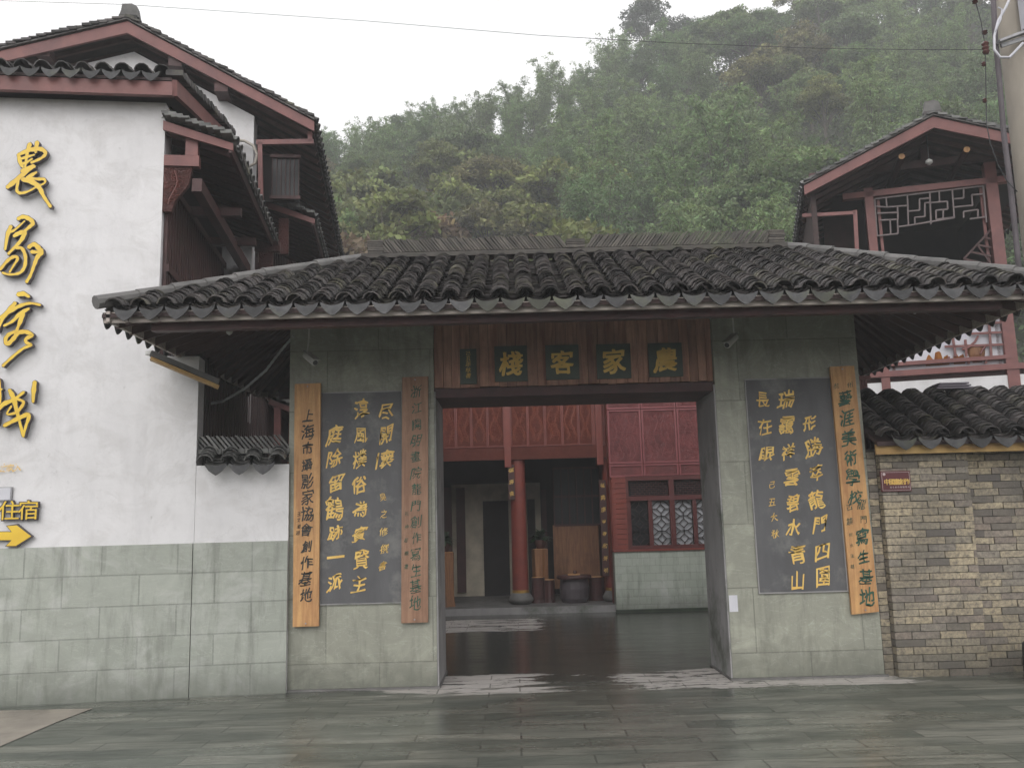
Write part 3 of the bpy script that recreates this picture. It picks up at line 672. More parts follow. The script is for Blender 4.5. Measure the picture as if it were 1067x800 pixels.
# gable wall of the tall block
VG = 3.2; VB = 2.85
ap = LP(133, 23, VB); er = LP(325, 126, VB); el_ = LP(0, 54, VB)
sr = (ap.z - er.z) / (er.x - ap.x); sl = (ap.z - el_.z) / (ap.x - el_.x)
GR = -.92
b = MB(); b.slab([(-7, VG, 3), (GR, VG, 3), (GR, VG, ap.z - .25 - (GR - ap.x) * sr), (ap.x, VG, ap.z - .25), (-7, VG, ap.z - .25 - (ap.x + 7) * sl)], (0, .3, 0))
b.build('gable_wall', WHITE, inn, recalc=True)
def gable_roof(parent, ap, uL, sl_, uR, sr_, v0, v1, name='roof', board=RED, bt_=.16, tiles=TILE, expo=.14, fw_=.2):
    tb, dd = MB(), MB()
    zR = ap.z - (uR - ap.x) * sr_; zL = ap.z - (ap.x - uL) * sl_
    LR = math.hypot(uR - ap.x, ap.z - zR); LL = math.hypot(ap.x - uL, ap.z - zL)
    tile_slope(tb, (uR, v0, zR), (0, 1, 0), (-1, 0, sr_), v1 - v0, lambda u: (0, LR), drips=dd, expo=expo)
    tile_slope(tb, (uL, v1, zL), (0, -1, 0), (1, 0, sl_), v1 - v0, lambda u: (0, LL), drips=dd, expo=expo)
    # tile ends stacked along the verge
    for (p, q_) in (((uR, zR), (ap.x, ap.z)), ((uL, zL), (ap.x, ap.z))):
        L = math.hypot(q_[0] - p[0], q_[1] - p[1]); n = int(L / .10)
        for i in range(n):
            k = i / n; x = p[0] + (q_[0] - p[0]) * k; z = p[1] + (q_[1] - p[1]) * k; k2 = (i + 1.3) / n; x2 = p[0] + (q_[0] - p[0]) * k2; z2 = p[1] + (q_[1] - p[1]) * k2
            j = random.uniform(-.015, .02); a_ = Vector((x, v0 - .05 + j, z + .065)); b_ = Vector((x2, v0 - .05 + j, z2 + .035)); tb.bar(a_ + Vector((0, .07, 0)), b_ + Vector((0, .07, 0)), .16, random.uniform(.02, .045), up=(0, 0, 1))
    rf = tb.build(name, tiles, parent); dd.build('drip_tiles', DRIP, rf)
    s = MB()
    s.slab([(ap.x, v0 + .02, ap.z - .05), (uR - .03, v0 + .02, zR - .03), (uR - .03, v1, zR - .03), (ap.x, v1, ap.z - .05)], (0, 0, -.03))
    s.slab([(uL + .03, v0 + .02, zL - .03), (ap.x, v0 + .02, ap.z - .05), (ap.x, v1, ap.z - .05), (uL + .03, v1, zL - .03)], (0, 0, -.03))
    s.build('soffit', SOFFIT, rf)
    for (u_, z_) in ((uR, zR), (uL, zL)):
        bb = MB(); bb.slab([(u_, v0, z_ - .01), (ap.x, v0, ap.z - .01), (ap.x, v0, ap.z - .01 - fw_ * 1.12), (u_ - .0, v0, z_ - fw_)], (0, .04, 0)); bb.build('bargeboard', board, rf, recalc=True)
        tr = MB(); a_ = Vector((u_, v0 - .01, z_ + .015)); c2 = Vector((ap.x, v0 - .01, ap.z + .015)); tr.bar(a_, c2, .05, .02); tr.build('verge_trim', MORTAR, rf)
    ra = MB()
    for v_ in np.arange(v0 + .25, v1, .32):
        ra.bar((uR - .05, v_, zR - .11), (ap.x, v_, ap.z - .12), .05, .06); ra.bar((uL + .05, v_, zL - .11), (ap.x, v_, ap.z - .12), .05, .06)
    ra.build('rafters', RAFTER, rf)
    rc = MB(); ridge_tiles(rc, (ap.x, v0 + .12, ap.z + .08), (ap.x, v1, ap.z + .08), .12, .16, step=.06, split=False); rc.bar((ap.x, v0, ap.z + .06), (ap.x, v1, ap.z + .06), .24, .06)
    rc.build('ridge', TILE, rf)
    fs = MB(); c2 = Vector((ap.x, v0 + .02, ap.z + .07)); fs.slab([c2 + Vector((-.13, 0, 0)), c2 + Vector((.14, 0, 0)), c2 + Vector((.11, 0, .16)), c2 + Vector((.04, 0, .2)), c2 + Vector((-.09, 0, .19)), c2 + Vector((-.1, 0, .10))], (0, .14, 0)); fs.build('ridge_end', MORTAR, rf, recalc=True)
    return rf
big = gable_roof(inn, ap + Vector((0, 0, .02)), -8.0, sl, er.x + .03, sr, VB, 10.2, fw_=.155)
# purlin ends under the gable
for (x, y) in ((135, 38), (187, 72), (234, 98), (52, 62)):
    p = LP(x, y, VB + .3); MB().box(p.x - .09, p.x + .09, VB + .045, VG, p.z - .09, p.z + .05).build('purlin', RED_D, inn)
def slat_wall(parent, u, v0, v1, z0, z1, step=.11, m_=None, name='timber_screen'):
    b = MB(); v_ = v0
    while v_ < v1 - .03: b.box(u, u + .035, v_, v_ + step * .62, z0, z1); v_ += step
    for z_ in (z0, (z0 + z1) / 2, z1 - .08): b.box(u + .036, u + .06, v0, v1, z_, z_ + .08)
    return b.build(name, m_ or RED_D, parent)
# body of the tall block behind, and the dark timber side facades
MB().box(-7, GR - .02, VG + .31, 10, 0, 6.6).build('rear_wall', WHITE2, inn)
MB().box(GR - .015, GR + .0, VG + .32, 10, 3.5, 6.9).build('side_facade', SOFFIT, inn)
slat_wall(inn, GR + .004, VG + .33, 10, 3.9, 6.6, .22)
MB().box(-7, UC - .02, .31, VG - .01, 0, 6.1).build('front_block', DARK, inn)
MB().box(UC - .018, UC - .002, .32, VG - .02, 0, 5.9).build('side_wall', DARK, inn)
slat_wall(inn, UC + .005, .10, VG - .03, 3.2, 5.2)
slat_wall(inn, UL - .05, .33, 9.5, 0, 3.6, .16, SOFFIT)
MB().box(UL - .10, UL - .055, .31, 9.5, 0, 3.7).build('side_wall', DARK, inn)
p = LP(222, 300, VG - .05)
# first balcony roof on the side: verge faces us, eave runs back
def pent(parent, uW, zW, uE, zE, v0, v1):
    tb, dd = MB(), MB(); s = (zW - zE) / (uE - uW); L = math.hypot(uE - uW, zW - zE)
    tile_slope(tb, (uE, v0, zE), (0, 1, 0), (-1, 0, s), v1 - v0, lambda u: (0, L), drips=dd, expo=.085)
    n = int(L / .07)
    for i in range(n):
        k = i / n; k2 = min(1, (i + 1.6) / n); a_ = Vector((uE + (uW - uE) * k, v0 + random.uniform(-.02, .02), zE + (zW - zE) * k + .07)); b_ = Vector((uE + (uW - uE) * k2, a_.y, zE + (zW - zE) * k2 + .03)); tb.bar(a_, b_, .22, random.uniform(.02, .04))
    rf = tb.build('balcony_roof', TILE_L, parent); dd.build('drip_tiles', TILE, rf)
    MB().slab([(uW, v0 + .01, zW - .03), (uE - .02, v0 + .01, zE - .03), (uE - .02, v1, zE - .03), (uW, v1, zW - .03)], (0, 0, -.03)).build('soffit', SOFFIT, rf)
    MB().slab([(uW, v0 - .01, zW - .02), (uE, v0 - .01, zE - .02), (uE, v0 - .01, zE - .10), (uW, v0 - .01, zW - .12)], (0, .035, 0)).build('bargeboard', RED, rf, recalc=True)
    r_ = MB()
    for v_ in np.arange(v0 + .15, v1, .22): r_.bar((uE - .04, v_, zE - .09), (uW, v_, zW - .09), .045, .055)
    r_.build('rafters', RED_D, rf)
    MB().bar((uE - .03, v0, zE - .07), (uE - .03, v1, zE - .07), .03, .10).build('eave_board', RED_D, rf)
    return rf
a = LP(168, 124, -.05); c = LP(243, 148, -.05)
pent(inn, UC, a.z, c.x, c.z, -.05, VG + .1)
# carved bracket, its beam and short post
z1 = LP(190, 163, .03).z; z2 = LP(190, 174, .03).z; z3 = LP(180, 221, .03).z
x1 = LP(208, 168, .03).x; x2 = LP(197, 190, .03).x
MB().box(UC + .005, x1, .0, .09, z2, z1).build('bracket_beam', RED, inn)
MB().box(LP(194, 150, .03).x, LP(207, 150, .03).x, .0, .09, z1 + .002, LP(200, 140, .03).z).build('short_post', RED, inn)
b = MB(); b.slab([(UC + .005, .02, z2 - .005), (x2 + .03, .02, z2 - .005), (x2, .02, z2 - .2), (LP(182, 210, 0).x, .02, z3 + .12), (LP(178, 218, 0).x, .02, z3), (UC + .005, .02, z3)], (0, .06, 0)); b.build('carved_bracket', CARVED3, inn, recalc=True)
# inner beams running back beneath the balcony roof
z_ = LU(225, 200, -.95).z
MB().bar((-.98, .05, 5.12), (-.98, VG + .2, 5.12), .1, .14).build('balcony_beam', RED_D, inn)
for v_ in (1.1, 2.2): MB().bar((UC, v_, 5.2), (c.x - .1, v_, 5.2), .08, .1).build('balcony_joist', RED_D, inn)
# end bracket of the balcony at the gable wall
p = LP(283, 262, VG); MB().box(p.x - .16, p.x + .02, VG - .06, VG + .05, p.z - .55, p.z + .05).build('carved_bracket', CARVED3, inn)
MB().box(p.x - .22, p.x + .12, VG - .09, VG + .0, p.z - .02, p.z + .12).build('bracket_beam', CARVED3, inn)
# second balcony roof further back
a = LP(272, 208, 3.9); c = LP(328, 227, 3.9)
pent(inn, GR + .03, a.z + .02, c.x, c.z, 3.9, 6.6)
p = LP(296, 232, 3.95); MB().box(p.x - .07, p.x + .07, 3.9, 4.0, p.z - .5, p.z + .05).build('short_post', CARVED3, inn)
a = LP(262, 406, 5.0); c = LP(306, 424, 5.0)
pent(inn, a.x, a.z, c.x, c.z, 5.0, 7.5)
MB().box(c.x - .3, c.x - .2, 5.0, 5.1, 0, c.z).build('short_post', RED, inn)
# red rail frame hanging under the big overhang, and the dark window behind it
fr = MB(); A1 = LP(271, 149, 3.0); A2 = LP(323, 148, 3.0); B1 = LP(272, 208, 3.0); C1 = LP(323, 138, 3.0)
fr.bar(A1 + Vector((-.05, 0, 0)), A2 + Vector((.05, 0, 0)), .06, .07); fr.bar(A1, B1, .06, .06, up=(0, 1, 0)); fr.bar(A2, C1, .06, .06, up=(0, 1, 0))
fr.build('rail_frame', RED, inn)
wn = empty('side_window', (0, 0, 0), 0); wn.parent = inn
p0 = LP(284, 165, 3.6); p1 = LP(311, 205, 3.6)
MB().box(p0.x, p1.x, 3.6, 3.64, p1.z, p0.z).build('pane', GLASSD, wn)
b = MB()
for k in np.linspace(0, 1, 7): x = p0.x + (p1.x - p0.x) * k; b.box(x - .006, x + .006, 3.585, 3.6, p1.z, p0.z)
b.box(p0.x - .03, p1.x + .03, 3.56, 3.595, p0.z, p0.z + .05); b.box(p0.x - .03, p1.x + .03, 3.56, 3.595, p1.z - .05, p1.z); b.build('window_bars', RED_D, wn)
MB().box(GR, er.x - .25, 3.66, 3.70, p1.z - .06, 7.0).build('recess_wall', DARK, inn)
# beige hose looping over the first balcony roof
hp_ = [LP(x, y, 3.1) for x, y in ((244, 146), (255, 147), (264, 152), (268, 161), (266, 170), (259, 174), (255, 171))]
h = empty('hose_loop', L0, TH, 'beige hose looped against the white gable wall', 'hose')
MB().tube(hp_, .022, 8).build('hose', HOSE, h, smooth=True)

# low wall with its little tiled coping, between the inn and the gate
lw = empty('low_wall', L0, TH, 'low white wall with a grey tiled coping and green stone base beside the left pillar', 'wall')
MB().box(UL + .003, -.0, .02, .28, 0, 2.20).build('wall', WHITE, lw)
MB().box(UL + .004, -.002, -.012, .017, 0, 1.445).build('stone_base', STONE_L, lw)
tb, dd = MB(), MB()
tile_slope(tb, (UL, -.12, 2.20), (1, 0, 0), (0, 1, .5), .90, lambda u: (0, .24), drips=dd, pitch=.215, expo=.08)
tile_slope(tb, (0, .42, 2.20), (-1, 0, 0), (0, -1, .5), .90, lambda u: (0, .24), drips=dd, pitch=.215, expo=.08)
tb.build('coping_tiles', TILE_L, lw); dd.build('drip_tiles', DRIP, lw)
rc = MB(); ridge_tiles(rc, (UL + .01, .15, 2.37), (0, .15, 2.37), .13, .12, lean=.8, step=.045, split=False)
rc.build('ridge_tiles', TILE_L, lw)
rc = MB(); x = UL
while x < -.01: ww = min(.23, -x); rc.box(x + .003, x + ww - .003, .06, .24, 2.315, 2.365); x += ww
rc.build('coping_course', TILE_L, lw)

# yellow characters on the white wall (own things), traced brush strokes
def wall_sign(name, label, cat, strokes, ox, oy, group='raised yellow characters on the white wall'):
    def loc(zx, zy): return LP(ox + zx / 8.886, oy + zy / 8.886, 0)
    o = loc(200, 400); e = empty(name, L0 + lex * o.x + ley * o.y + Vector((0, 0, o.z)), TH, label, cat, group)
    def to3(x, y, t): q = loc(x, y) - o; return Vector((q.x, -t, q.z))
    face, side = MB(), MB()
    brush(strokes, to3, thick=.052, mb_side=side, grow=5); brush(strokes, to3, thick=.056, mb=face)
    side.build('letter_body', CHARSIDE, e, recalc=True); face.build('letter_face', YEL, e)
S = wall_sign
S('wall_character', 'yellow brushed character nearest the roof eave, topmost of the four on the white wall', 'wall lettering', [
 ([(300, 105), (265, 195)], 38), ([(365, 90), (350, 190)], 40), ([(192, 205), (212, 290), (240, 330)], 36),
 ([(195, 210), (300, 168), (400, 160), (442, 200), (400, 245), (310, 285)], 38), ([(215, 250), (340, 212)], 26), ([(225, 295), (265, 285), (320, 250)], 26),
 ([(278, 180), (255, 330)], 28), ([(222, 368), (335, 312)], 40), ([(90, 515), (160, 460), (300, 345), (345, 320)], 42), ([(270, 430), (362, 375)], 34),
 ([(270, 425), (370, 438), (432, 440), (440, 470), (400, 495)], 26), ([(197, 450), (182, 540), (215, 568), (290, 550), (370, 505)], 28), ([(230, 440), (330, 470), (390, 520), (430, 600), (492, 692)], 46)], 0, 140)
S('wall_character', 'yellow brushed character second from the top, with a round loop at its foot', 'wall lettering', [
 ([(185, 92), (235, 70), (295, 92), (325, 130), (285, 170), (240, 205), (150, 245)], 38), ([(125, 155), (92, 240), (70, 372)], 38), ([(110, 215), (160, 190), (250, 110)], 22),
 ([(150, 250), (200, 222), (250, 218), (220, 285), (160, 350), (100, 412)], 40), ([(170, 360), (225, 362), (258, 440), (248, 535), (200, 590), (110, 602), (45, 585)], 32),
 ([(25, 560), (90, 480), (150, 440), (188, 455), (150, 520), (112, 582)], 30), ([(285, 355), (340, 325), (388, 370), (405, 400), (368, 445), (338, 520), (305, 610), (268, 672)], 44), ([(310, 395), (385, 398)], 34)], 0, 220)
S('wall_character', 'yellow brushed character third from the top, with a dot above a long sweep', 'wall lettering', [
 ([(182, 75), (240, 68), (290, 95)], 44), ([(165, 150), (110, 215), (45, 300), (0, 410)], 40), ([(20, 290), (100, 240), (200, 182), (300, 155), (395, 172)], 34),
 ([(290, 205), (210, 250), (140, 320), (60, 362)], 34), ([(240, 230), (215, 310), (180, 400)], 44), ([(182, 412), (110, 440), (75, 490), (95, 530), (150, 480), (190, 430), (260, 418), (318, 450), (268, 480), (265, 515), (312, 540), (240, 570), (150, 640), (50, 732)], 38)], 0, 300)
S('wall_character', 'yellow brushed character lowest of the four, with a separate upright dash at its right', 'wall lettering', [
 ([(10, 140), (18, 330), (-5, 560)], 36), ([(-120, 260), (-20, 240), (40, 235)], 34), ([(-10, 300), (-90, 420)], 30), ([(110, 240), (150, 320), (180, 440), (240, 668)], 44), ([(-5, 432), (60, 370), (150, 330), (245, 260)], 40),
 ([(170, 320), (240, 350), (220, 400), (170, 450), (90, 462), (130, 390)], 28), ([(60, 572), (180, 510), (290, 468), (265, 570), (240, 660)], 38), ([(346, 165), (335, 260), (330, 352)], 42)], 0, 380)
# lodging sign, arrow, little script and white notice
def wall_things():
    o = LP(28, 531, 0); e = empty('lodging_sign', L0 + lex * o.x + Vector((0, 0, o.z)), TH, 'two small yellow block characters above the yellow arrow', 'wall lettering')
    for nm, m_, yy, bo, gr in (('letter_body', CHARSIDE, -.030, .035, 1), ('letter_face', YEL, -.036, .008, 0)):
        b = MB()
        for ch, x in (('住', 11), ('宿', 31), ('食', -9), ('飲', -29)):
            if x < 0: continue
            q = LP(x, 531.5 - (x - 20) * .02, 0) - o
            if gr:
                for k in range(5): write(b, ch, Vector((q.x, -.004 - k * .006, q.z)), (1, 0, 0), (0, 0, 1), .205, bo, 0)
            else: write(b, ch, Vector((q.x, yy, q.z)), (1, 0, 0), (0, 0, 1), .195, bo, 0)
        b.build(nm, m_, e)
    pts = [(-40, 554), (14, 554), (9, 548), (19, 547), (34, 558.5), (18, 568.5), (8, 568.5), (14, 562.5), (-40, 562.5)]
    o = LP(20, 558, 0); e = empty('arrow_sign', L0 + lex * o.x + Vector((0, 0, o.z)), TH, 'yellow arrow on the white wall pointing right towards the gate', 'arrow')
    P = [LP(x, y, 0) - o for x, y in pts]; cc = sum(P, Vector()) / len(P)
    def gr(p, i):
        n_ = Vector((0, 0, 0)); a_ = (P[i] - P[i - 1]).normalized(); b_ = (P[(i + 1) % len(P)] - P[i]).normalized(); nn = Vector((a_.z + b_.z, 0, -a_.x - b_.x)); return p - nn.normalized() * .014 if nn.length > .01 else p
    MB().slab([gr(p, i) for i, p in enumerate(P)], (0, -.032, 0)).build('arrow_body', CHARSIDE, e, recalc=True)
    b = MB(); b.slab([p + Vector((0, -.033, 0)) for p in P], (0, -.005, 0)); b.build('arrow_face', YEL, e, recalc=True)
    o = LP(8, 487, 0); e = empty('small_script', L0 + lex * o.x + Vector((0, 0, o.z)), TH, 'faint line of tiny gold script on the white wall above the white notice', 'wall lettering')
    b = MB()
    for i, ch in enumerate('山水之家入'): q = LP(-12 + i * 7.5, 488.5 - i * .4, 0) - o; write(b, ch, Vector((q.x, -.004, q.z)), (1, 0, 0), (0, 0, 1), .075, .008, 1.2)
    b.build('inscription', GOLD, e)
    a_ = LP(-30, 509, 0); c2 = LP(11, 520.5, 0); e = empty('white_notice', L0 + lex * a_.x + Vector((0, 0, c2.z)), TH, 'small blank white notice on the wall above the yellow block characters', 'notice')
    MB().box(0, c2.x - a_.x, -.012, 0.018, 0, a_.z - c2.z).build('panel', PANEW, e); MB().box(-.01, c2.x - a_.x + .01, -.006, .016, -.01, a_.z - c2.z + .01).build('frame', STEEL, e)
wall_things()

def vine(mb, x0, x1, z0, z1, y, r_=.007, rs=None):
    rs = rs or random; w_, h_ = x1 - x0, z1 - z0; n = max(6, int(h_ / .04)); ph = rs.uniform(0, 6.28); xm = (x0 + x1) / 2; P_ = []
    for i in range(n + 1): t_ = i / n; P_.append(Vector((xm + w_ * .3 * math.sin(ph + t_ * h_ * 11), y, z0 + h_ * (.04 + .92 * t_))))
    mb.tube(P_, r_, 5)
    for i in range(1, n):
        c_ = P_[i]; sg = 1 if math.cos(ph + i / n * h_ * 11) > 0 else -1; R_ = rs.uniform(.018, .036); cc = c_ + Vector((sg * R_, 0, R_ * .4))
        mb.tube([cc + Vector((math.cos(a) * R_ * (1 - a / 12), 0, math.sin(a) * R_ * (1 - a / 12))) for a in np.linspace(0, 5.2, 8)], r_ * .8, 4)
        for k in range(2):
            a = rs.uniform(0, 6.28); q_ = c_ + Vector((math.cos(a) * w_ * .28, 0, math.sin(a) * .03))
            if x0 + .01 < q_.x < x1 - .01: mb.tube([q_, q_ + Vector((.02 * math.cos(a * 2), -.002, .02 * math.sin(a * 2))), q_ + Vector((.035 * math.cos(a * 2 + .5), 0, .035 * math.sin(a * 2 + .5)))], [r_ * .5, r_ * 1.3, r_ * .3], 4)
    return mb
VINE3 = mat('bracket_relief', (.16, .055, .045), (.11, .04, .035), 6, rough=.5, bmp=0)
VINE = mat('carved_relief_red', (.31, .095, .058), (.25, .07, .045), 6, rough=.45, bmp=0)
VINE2 = mat('carved_relief_maroon', (.25, .08, .08), (.20, .06, .06), 6, rough=.45, bmp=0)
vb2 = MB(); vine(vb2, UC + .03, UC + .17, z3 + .06, z2 - .03, .016, .008); vb2.build('bracket_carving', VINE3, inn)
# ================================================================ COURTYARD HALL seen through the gate
YH = 16.4
hall = empty('courtyard_hall', (.1, YH, 0), 0, 'red timber hall with carved upper panels and round columns at the back of the courtyard', 'building')
H0 = Vector((.1, YH, 0))
def hb(b, name, m_, parent=None, **k):
    b.v = [(x - H0.x, y - H0.y, z - H0.z) for x, y, z in b.v]; return b.build(name, m_, parent or hall, **k)
def hbox(x0, y0, x1, y1, Y, th, name, m_, parent=None):
    a_ = PY(x0, y0, Y); c2 = PY(x1, y1, Y); return hb(MB().box(min(a_.x, c2.x), max(a_.x, c2.x), Y, Y + th, min(a_.z, c2.z), max(a_.z, c2.z)), name, m_, parent)
plat = .12
hb(MB().box(-6, 1.78, 15.95, 19.4, 0, plat), 'platform', MORTAR)
hb(MB().box(-6, 1.78, 15.9, 15.94, 0, plat - .004), 'platform_edge', JAMB)
zt, zb0 = PY(600, 417, YH).z, PY(600, 477, YH).z
hb(MB().box(-6, 1.85, YH + .05, YH + .25, zb0 + .12, 5.0), 'upper_wall', HALLRED)
hb(MB().box(-6, 1.85, YH - .03, YH + .049, zb0, zb0 + .22), 'beam', CARVED)
# carved panels in bays
def frame_panel(x0, x1, z0, z1, Y, m_, fr_=.02):
    f = MB(); f.box(x0, x1, Y - .035, Y, z0, z0 + fr_); f.box(x0, x1, Y - .035, Y, z1 - fr_, z1); f.box(x0, x0 + fr_, Y - .036, Y, z0 + fr_, z1 - fr_); f.box(x1 - fr_, x1, Y - .036, Y, z0 + fr_, z1 - fr_)
    o = hb(f, 'panel_frame', HALLRED); pl_ = hb(MB().box(x0 + fr_, x1 - fr_, Y - .012, Y - .002, z0 + fr_, z1 - fr_), 'carved_panel', m_, o); hb(vine(vine(MB(), x0 + fr_, (x0 + x1) / 2, z0 + fr_ + .04, z1 - fr_ - .04, Y - .014, .006), (x0 + x1) / 2, x1 - fr_, z0 + fr_ + .04, z1 - fr_ - .04, Y - .014, .006), 'carving', VINE, o); return o
edges = [PY(x, 450, YH).x for x in (458, 475, 491, 508, 525.5)]
edges2 = [PY(x, 450, YH).x for x in (532, 550, 568, 586, 603, 618)]
for ed in (edges, edges2):
    for i in range(len(ed) - 1): frame_panel(ed[i] + .004, ed[i + 1] - .004, zb0 + .24, zt + .10, YH + .05, CARVED)
xx = edges[0] - .31
while xx > -5.5: frame_panel(xx, xx + .29, zb0 + .24, zt + .10, YH + .05, CARVED); xx -= .31
hb(MB().box(-6, 1.85, YH - .01, YH + .048, zt + .12, zt + .3), 'beam', HALLRED)
for x in (528.5, 624): a_ = PY(x, 450, YH).x; hb(MB().box(a_ - .06, a_ + .06, YH - .06, YH + .049, zb0 - .14, zt + .1), 'hanging_post', HALLRED)
# roof of the hall (hidden behind the gate from the photograph's place)
tb = MB(); tile_slope(tb, (-6 - .1, 15.8, 5.0), (1, 0, 0), (0, 1, .42), 8.1, lambda u: (0, 2.9), expo=.16); hb(tb, 'roof', TILE)
hb(MB().slab([(-6.1, 15.8, 4.96), (2.0, 15.8, 4.96), (2.0, 18.5, 6.09), (-6.1, 18.5, 6.09)], (0, 0, -.05)), 'soffit', SOFFIT)
# columns on drum bases
YC = 16.55
for x, r_ in ((541, .145), (636.5, .12), (445, .14)):
    a_ = PY(x, 560, YC)
    hb(MB().tube([(a_.x, YC, plat + .2), (a_.x, YC, zb0 + .02)], [r_ * 1.02, r_ * .95], 20), 'column', HALLRED, smooth=False)
    hb(MB().lathe((a_.x, YC, plat), [(r_ * 1.1, 0), (r_ * 1.55, .05), (r_ * 1.6, .10), (r_ * 1.25, .17), (r_ * 1.1, .2)], 20), 'column_base', MORTAR, smooth=True)
    hb(MB().tube([(a_.x, YC, plat + .2), (a_.x, YC, plat + .25)], r_ * 1.06, 20), 'column_band', BRASS)
# gold lettered couplet boards on the columns
for x, Y, y0, y1, full in ((627.5, 16.38, 500, 600, 1), (532.5, 16.38, 484, 520, 0)):
    a_ = PY(x, y0, Y); c2 = PY(x, y1, Y)
    bd = hb(MB().box(a_.x - .06, a_.x + .06, Y, Y + .03, c2.z, a_.z), 'couplet_board', RED_D)
    t_ = MB(); n = 8 if full else 3
    for i in range(n): write(t_, '福壽康寧春和景明'[i], (a_.x, Y - .004, a_.z - .1 - (a_.z - c2.z - .2) * i / (n - 1)), (1, 0, 0), (0, 0, 1), .085, .010, .9)
    hb(t_, 'inscription', GOLD, bd)
# inner wall, doors, panels
YI = 18.6
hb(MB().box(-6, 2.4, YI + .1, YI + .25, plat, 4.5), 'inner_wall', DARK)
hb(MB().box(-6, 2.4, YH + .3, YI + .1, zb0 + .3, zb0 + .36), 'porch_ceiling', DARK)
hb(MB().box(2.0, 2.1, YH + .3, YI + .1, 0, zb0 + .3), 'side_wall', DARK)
hbox(470, 505, 566, 619, YI, .08, 'white_wall_panel', CREAM)
hbox(503, 522, 532, 622, YI - .05, .05, 'door', DARK)
hbox(549, 520, 560, 620, YI - .05, .05, 'door', DARK)
hbox(475, 508, 486, 617, YI - .07, .05, 'couplet_board', RED_D); hbox(564, 510, 572, 612, YI - .07, .05, 'couplet_board', RED_D)
hbox(458, 508, 472, 617, YI - .06, .06, 'timber_panel', RED_D)
hbox(576, 547, 626, 612, 17.9, .05, 'plank_partition', wood_mat('brown_partition', (.26, .125, .06), (.15, .065, .03), 'z'))
wn = hbox(576, 488, 626, 546, 17.93, .03, 'window', GLASSD)
b = MB(); A_, C2 = PY(576, 488, 17.9), PY(626, 546, 17.9)
for k in np.linspace(0, 1, 7): x = A_.x + (C2.x - A_.x) * k; b.box(x - .012, x + .012, 17.89, 17.92, C2.z, A_.z)
for k in (0, .5, 1): z = A_.z + (C2.z - A_.z) * k; b.box(A_.x, C2.x, 17.885, 17.915, z - .02, z + .02)
hb(b, 'window_frame', RED_D, wn)
# side wing with the lattice window
YW = 15.75
wing = empty('side_wing', (1.7, YW, 0), 0, 'maroon panelled wing with lattice window above a pale tiled wall, seen through the gate', 'building')
H0 = Vector((1.7, YW, 0)); hall_, hall = hall, wing
A_ = PY(640, 575, YW); xw0 = A_.x; zs = A_.z; zt2 = PY(640, 497, YW).z
hb(MB().box(xw0, 7.5, YW, YW + .3, 0, zs), 'tiled_wall', TILEW)
hb(MB().box(xw0 - .02, 7.5, YW - .03, YW + .3, zs + .002, zs + .035), 'sill', HALLRED)
hb(MB().box(xw0 - .01, 7.5, YW - .06, YW - .002, 0, .05), 'kerb', mat('mossy_kerb', (.035, .05, .03), (.02, .03, .02), 4, rough=.6))
b = MB(); xb1 = PY(653, 530, YW).x; z = zs + .04
while z < zt2: b.box(xw0, xb1, YW + .0, YW + .03, z, min(zt2, z + .082)); z += .088
hb(b, 'weatherboards', HALLRED)
hb(MB().box(xw0 - .0, xw0 + .05, YW + .31, 19, 0, 5), 'return_wall', HALLRED)
hb(MB().box(xb1, 7.5, YW + .22, YW + .27, zs, zt2), 'window_backing', GLASSD)
hb(MB().box(xw0, 7.5, YW + .04, YW + .2, zt2 - .03, 5.2), 'upper_wall', HALLRED)
# carved maroon panels
pe = [PY(x, 450, YW).x for x in (633, 668.5, 705.5, 742)]; zp0, zp1 = PY(650, 483, YW).z, PY(650, 427, YW).z; zp2 = PY(650, 415, YW).z
MAR = mat('maroon_paint', (.24, .065, .07), (.2, .05, .055), 4, rough=.45, bmp=.1)
wd = pe[1] - pe[0]; ex = [pe[0], pe[1], pe[2], pe[3]] + [pe[3] + wd * k for k in (1, 2, 3)]
for i in range(len(ex) - 1):
    for z0_, z1_ in ((zp0, zp1), (zp1 + .015, zp2 + .14), (zt2 + .0, zp0 - .015)):
        x0, x1 = ex[i] + .008, ex[i + 1] - .008; f = MB(); fr_ = .028
        f.box(x0, x1, YW - .0, YW + .035, z0_, z0_ + fr_); f.box(x0, x1, YW - .0, YW + .035, z1_ - fr_, z1_); f.box(x0, x0 + fr_, YW - .001, YW + .034, z0_ + fr_, z1_ - fr_); f.box(x1 - fr_, x1, YW - .001, YW + .034, z0_ + fr_, z1_ - fr_)
        o = hb(f, 'panel_frame', MAR); hb(MB().box(x0 + fr_, x1 - fr_, YW + .018, YW + .03, z0_ + fr_, z1_ - fr_), 'carved_panel', CARVED2, o)
        if z1_ - z0_ > .4:
            v2 = MB()
            for kk in range(4): vine(v2, x0 + .06 + kk * (x1 - x0 - .12) / 4, x0 + .06 + (kk + 1) * (x1 - x0 - .12) / 4, z0_ + .06, z1_ - .06, YW + .017, .005)
            hb(v2, 'carving', VINE2, o)
tb = MB(); tile_slope(tb, (1.5, 15.2, 5.1), (1, 0, 0), (0, 1, .4), 6.2, lambda u: (0, 2.9), expo=.16); hb(tb, 'roof', TILE)
hb(MB().slab([(1.5, 15.2, 5.06), (7.7, 15.2, 5.06), (7.7, 18, 6.18), (1.5, 18, 6.18)], (0, 0, -.05)), 'soffit', SOFFIT)
